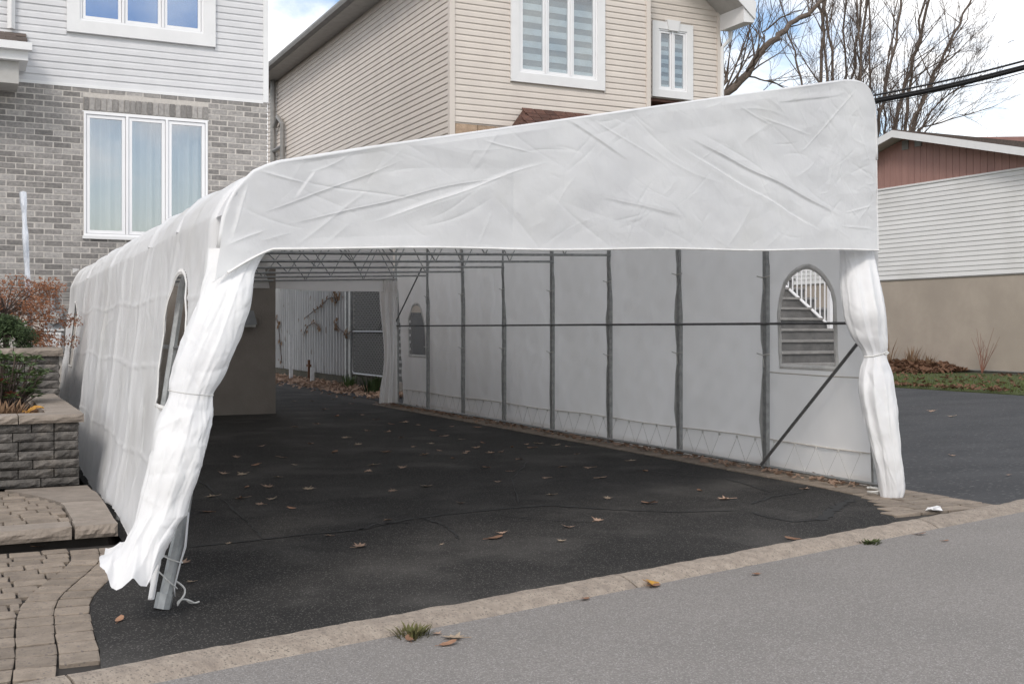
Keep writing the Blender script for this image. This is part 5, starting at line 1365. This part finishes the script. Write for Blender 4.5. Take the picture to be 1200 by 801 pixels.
leaf(1116, 488, .10, 'pale maple leaf on the neighbouring drive', LM[5]); leaf(1092, 482, .10, 'long tan leaf on the neighbouring drive', LM[1]); leaf(1115, 534, .06, 'narrow brown leaf at mid neighbouring drive', LM[8]); leaf(1182, 557, .04, 'small tan leaf at the right edge of the neighbouring drive', LM[2])
leaf(1068, 572, .0, 'x', LM[2]) if False else None
leaf(45, 641, .04, 'curled red-brown leaf below the stone step edge', LM[3]); leaf(1100, 600, .04, 'brown leaf beside the white scrap on the paver strip', LM[1])
seen = [(307, 523), (277, 536), (262, 555), (284, 556), (325, 559), (289, 571), (314, 571), (283, 584), (319, 585), (305, 591), (248, 582), (332, 536), (362, 573), (342, 596), (364, 520), (346, 500), (372, 497),
        (405, 513), (420, 521), (437, 545), (431, 552), (392, 530), (472, 548), (455, 506), (470, 513), (484, 524), (505, 520), (515, 528), (498, 533), (531, 537), (545, 531), (559, 525), (566, 519), (540, 515), (522, 511),
        (548, 529), (575, 531), (587, 530), (600, 524), (608, 538), (617, 521), (623, 525), (632, 520), (652, 522), (665, 523), (675, 532), (659, 547), (640, 560), (600, 552), (570, 548), (583, 565), (690, 548),
        (705, 560), (740, 540), (756, 552), (560, 501), (530, 500), (508, 505), (490, 498), (475, 495), (458, 497), (440, 492), (425, 486), (410, 492), (395, 488), (380, 480), (366, 470), (390, 468), (412, 473), (345, 470),
        (430, 505), (450, 530), (345, 545), (300, 545), (240, 600), (700, 610), (820, 575), (760, 590), (850, 585), (500, 570), (540, 590), (460, 575)]
for i, (u, v) in enumerate(seen):
    s = R.uniform(.042, .08); leaf(u, v, s, LB, group=G)
# litter scrap, weed
q = gnd(1095, 600); tag(stone('paper_scrap', .11, .07, .03, .01, .012, 5, M['frame']) and link('paper_scrap', stone('paper_scrap', .11, .07, .03, .01, .012, 5, M['frame']), loc=(q[0], q[1], .03)), 'crumpled white scrap at the end of the paver strip', 'litter')
q = gnd(484, 745, -.03); wt = tuft('weed', 'tuft of yellow-green grass growing in the gutter at the kerb', (q[0], q[1], -.03), 110, .05, .2, M['blade'], 14, 'plant', .006, 1.4)
for c_ in wt.children: c_.data.materials[0] = mat('dull_weed', (.10, .11, .035), (.12, .10, .04), rough=.9, scale=30)
q = gnd(1018, 634, -.02); wt = tuft('weed', 'flat mossy weed in the gutter near the right curtain', (q[0], q[1], -.03), 90, .022, .22, M['grass'], 15, 'plant', .007, 3)
# white cord coil at the right leg foot
q = gnd(1024, 581); MB_ = MB(); MB_.tube([(q[0]+.05*math.cos(t), q[1]+.05*math.sin(t), .02+.006*t) for t in np.linspace(0, 9, 24)], .009, 5)
tag(MB_.build('cord_coil', M['rope']), 'small coil of white cord at the foot of the right curtain', 'cord')

# ================================================================= CABLES
def ptz(u, v, zc): l = (u-600)/F; return Vector((zc*(S_+C_*l), zc*(C_-S_*l), H+(385-v)/F*zc))
def cable(label, pts, r, grp='overhead cables'):
    P = []
    for i in range(len(pts)-1):
        a, b = ptz(*pts[i]), ptz(*pts[i+1])
        for k in range(10):
            t = k/10; P.append(a.lerp(b, t)-Vector((0, 0, .04*math.sin(math.pi*t))))
    P.append(ptz(*pts[-1])); tag(MB().tube(P, r, 6).build('overhead_cable', M['cable'], sm=True), label, 'cable', grp)
cable('upper thin black cable crossing to the right edge', [(832, 156, 26.6), (1018, 113, 25), (1200, 71.5, 23), (1420, 15, 20)], .022)
cable('thick twisted black cable, lowest of the overhead lines', [(832, 160, 26.5), (1018, 120.5, 25), (1200, 80, 23), (1420, 27, 20)], .045)
cable('middle black cable just above the thick one', [(832, 158, 26.55), (1018, 117.5, 24.9), (1200, 77, 22.9), (1420, 22, 20)], .022)
cable('thin black cable sagging just under the thick one', [(832, 163, 26.4), (1018, 122.5, 24.8), (1100, 107, 24), (1200, 85, 22.9), (1420, 33, 20)], .009)
# the house end and the far end are both fixed: bracket on the beige house, pole out of view
br = ptz(832, 158, 26.5); MB().box(br.x-.12, br.x+.12, br.y-.05, RY+.02, br.z-.25, br.z+.2).build('cable_bracket', M['meter'], bh)
ep = ptz(1420, 25, 20); up_ = thing('utility_pole', 'wooden utility pole carrying the cables beyond the right edge', 'pole', (ep.x, ep.y, -.09))
MB().tube([(0, 0, 0), (0, 0, ep.z+1.2)], [.17, .12], 12).build('shaft', M['bark'], up_)

# ================================================================= TREES
def grow(mb, p, d, length, r, level, rnd, maxl, upb=.25, thin=None, bend=.12, twig=None):
    n = max(3, int(length/(.9 if level < 2 else .5))); pts = [p.copy()]; rr = [r]; q = p.copy(); dd = d.normalized(); side = Vector((rnd.gauss(0, 1), rnd.gauss(0, 1), rnd.gauss(0, .5))).normalized()
    dirs = [dd.copy()]
    for i in range(n):
        dd = (dd+Vector((rnd.gauss(0, bend), rnd.gauss(0, bend), rnd.gauss(0, bend)+upb*.12))).normalized(); q = q+dd*(length/n); pts.append(q.copy()); rr.append(max(.005, r*(1-.8*(i+1)/n))); dirs.append(dd.copy())
    target = mb if level < 2 else twig
    target.tube(pts, rr, 6 if level < 1 else (4 if level < 3 else 3), cap=False)
    if level >= maxl: return
    kids = {0: int(length*1.5)+4, 1: int(length*1.6)+2, 2: int(length*3.4)+4, 3: 4, 4: 2}[level]
    for k in range(kids):
        t = rnd.uniform(.18 if level else .25, 1)**.9; i = min(n-1, int(t*n)); f = t*n-i; c = pts[i].lerp(pts[i+1], min(1, f)); dr = dirs[i+1]
        o = dr.orthogonal().normalized(); o.rotate(Matrix.Rotation(rnd.uniform(0, 6.28), 3, dr)); an = rnd.uniform(.35, .95)
        nd = (dr*math.cos(an)+o*math.sin(an)+Vector((0, 0, upb))).normalized()
        cl_ = length*rnd.uniform(.22, .5)*(1.15-.6*t) if level < 3 else length*rnd.uniform(.35, .7)
        if cl_ < .25: continue
        grow(mb, c, nd, cl_, min(rr[i]*.55, .006+cl_*.009), level+1, rnd, maxl, upb, thin, bend*1.15, twig)
def tree(label, base, stems, seed, maxl=4, upb=.3, loc=None):
    t = thing('bare_tree', label, 'tree', base); rnd = random.Random(seed); lim = MB(); tw = MB(); b = Vector(base)
    for (pp, r0, r1) in stems:
        P = [ptz(*p)-b for p in pp]
        # densify with a slight wander
        Q = []; 
        for i in range(len(P)-1):
            for k in range(5): Q.append(P[i].lerp(P[i+1], k/5)+Vector((rnd.gauss(0, .05), rnd.gauss(0, .05), 0)))
        Q.append(P[-1]); n = len(Q); r0 *= .66; r1 *= .6; rr = [r0+(r1-r0)*i/(n-1) for i in range(n)]; lim.tube(Q, rr, 8, cap=False)
        tot = sum((Q[i+1]-Q[i]).length for i in range(n-1))
        for k in range(int(tot*1.35)+4):
            i = rnd.randint(n//8, n-2); dr = (Q[i+1]-Q[i]).normalized(); o = dr.orthogonal().normalized(); o.rotate(Matrix.Rotation(rnd.uniform(0, 6.28), 3, dr)); an = rnd.uniform(.3, .9)
            nd = dr*math.cos(an)+o*math.sin(an)+Vector((0, 0, upb)); l = rnd.uniform(1.2, 4.6)*(1.1-.5*i/n)
            grow(lim, Q[i].copy(), nd, l, min(rr[i]*.5, .012+l*.009), 1, rnd, maxl, upb, None, .13, tw)
    lim.build('trunk_and_limbs', M['bark'], t, sm=True, recalc=False); tw.build('twigs', M['twig'], t, recalc=False)
    return t
def gb(u, zc): l = (u-600)/F; return (zc*(S_+C_*l), zc*(C_-S_*l), -.1)
tree('bare tree with one thick limb leaning up from the beige house roof corner', gb(800, 38),
     [([(800, 430, 38), (803, 300, 38), (815, 190, 38), (836, 128, 38), (875, 86, 38), (902, 50, 38.5), (925, 28, 39), (955, 10, 39), (990, -25, 39.5)], .30, .09),
      ([(875, 86, 38), (890, 60, 37), (897, 38, 37), (915, 20, 36.5), (940, 12, 36)], .07, .03), ([(836, 128, 38), (850, 95, 39), (845, 60, 39), (830, -20, 40)], .10, .04),
      ([(870, 88, 38), (905, 96, 39), (930, 108, 40), (955, 100, 40)], .05, .02)], 3)
tree('bare many-stemmed tree behind the middle of the tarp peak', gb(965, 45),
     [([(965, 420, 45), (963, 250, 45), (961, 100, 45), (965, 0, 45), (968, -80, 45)], .13, .08), ([(965, 420, 45), (972, 250, 45), (969, 90, 45), (960, -60, 45)], .11, .06), ([(980, 420, 45), (985, 200, 45), (975, 60, 45), (962, -40, 45)], .12, .06),
      ([(985, 420, 45), (992, 200, 45), (1000, 80, 45), (1014, -40, 45)], .11, .06), ([(990, 420, 45), (1004, 150, 45), (1010, 60, 45), (1022, -60, 45)], .12, .06), ([(970, 300, 45), (940, 90, 45), (925, 40, 45), (905, -30, 45)], .08, .03),
      ([(1000, 420, 44), (1003, 200, 44), (1006, 90, 44), (1003, -60, 44)], .10, .05), ([(998, 420, 46), (996, 200, 46), (990, 60, 46), (995, -60, 46)], .09, .05)], 5)
tree('bare tree fanning out above the pink gable', gb(1035, 50),
     [([(1035, 420, 50), (1024, 230, 50), (1030, 150, 50), (1046, 70, 50), (1060, -30, 50)], .17, .07), ([(1038, 420, 50), (1038, 230, 50), (1052, 130, 50), (1076, 50, 50), (1100, -50, 50)], .18, .08),
      ([(1042, 420, 50), (1050, 200, 50), (1065, 130, 50), (1072, 60, 50), (1090, -30, 50)], .16, .06), ([(1045, 420, 50), (1058, 180, 50), (1090, 95, 50), (1118, 40, 50), (1150, -20, 50)], .16, .06),
      ([(1050, 420, 50), (1070, 160, 50), (1110, 112, 50), (1150, 88, 50)], .09, .03), ([(1045, 420, 50), (1075, 152, 50), (1120, 138, 50), (1165, 125, 50)], .08, .02), ([(1032, 420, 51), (1018, 220, 51), (1020, 120, 51), (1018, -20, 51)], .12, .06),
      ([(1050, 420, 49), (1066, 150, 49), (1105, 75, 49), (1135, 10, 49)], .08, .03), ([(1032, 420, 51), (1040, 200, 51), (1036, 100, 51), (1052, 0, 51)], .10, .04)], 8)
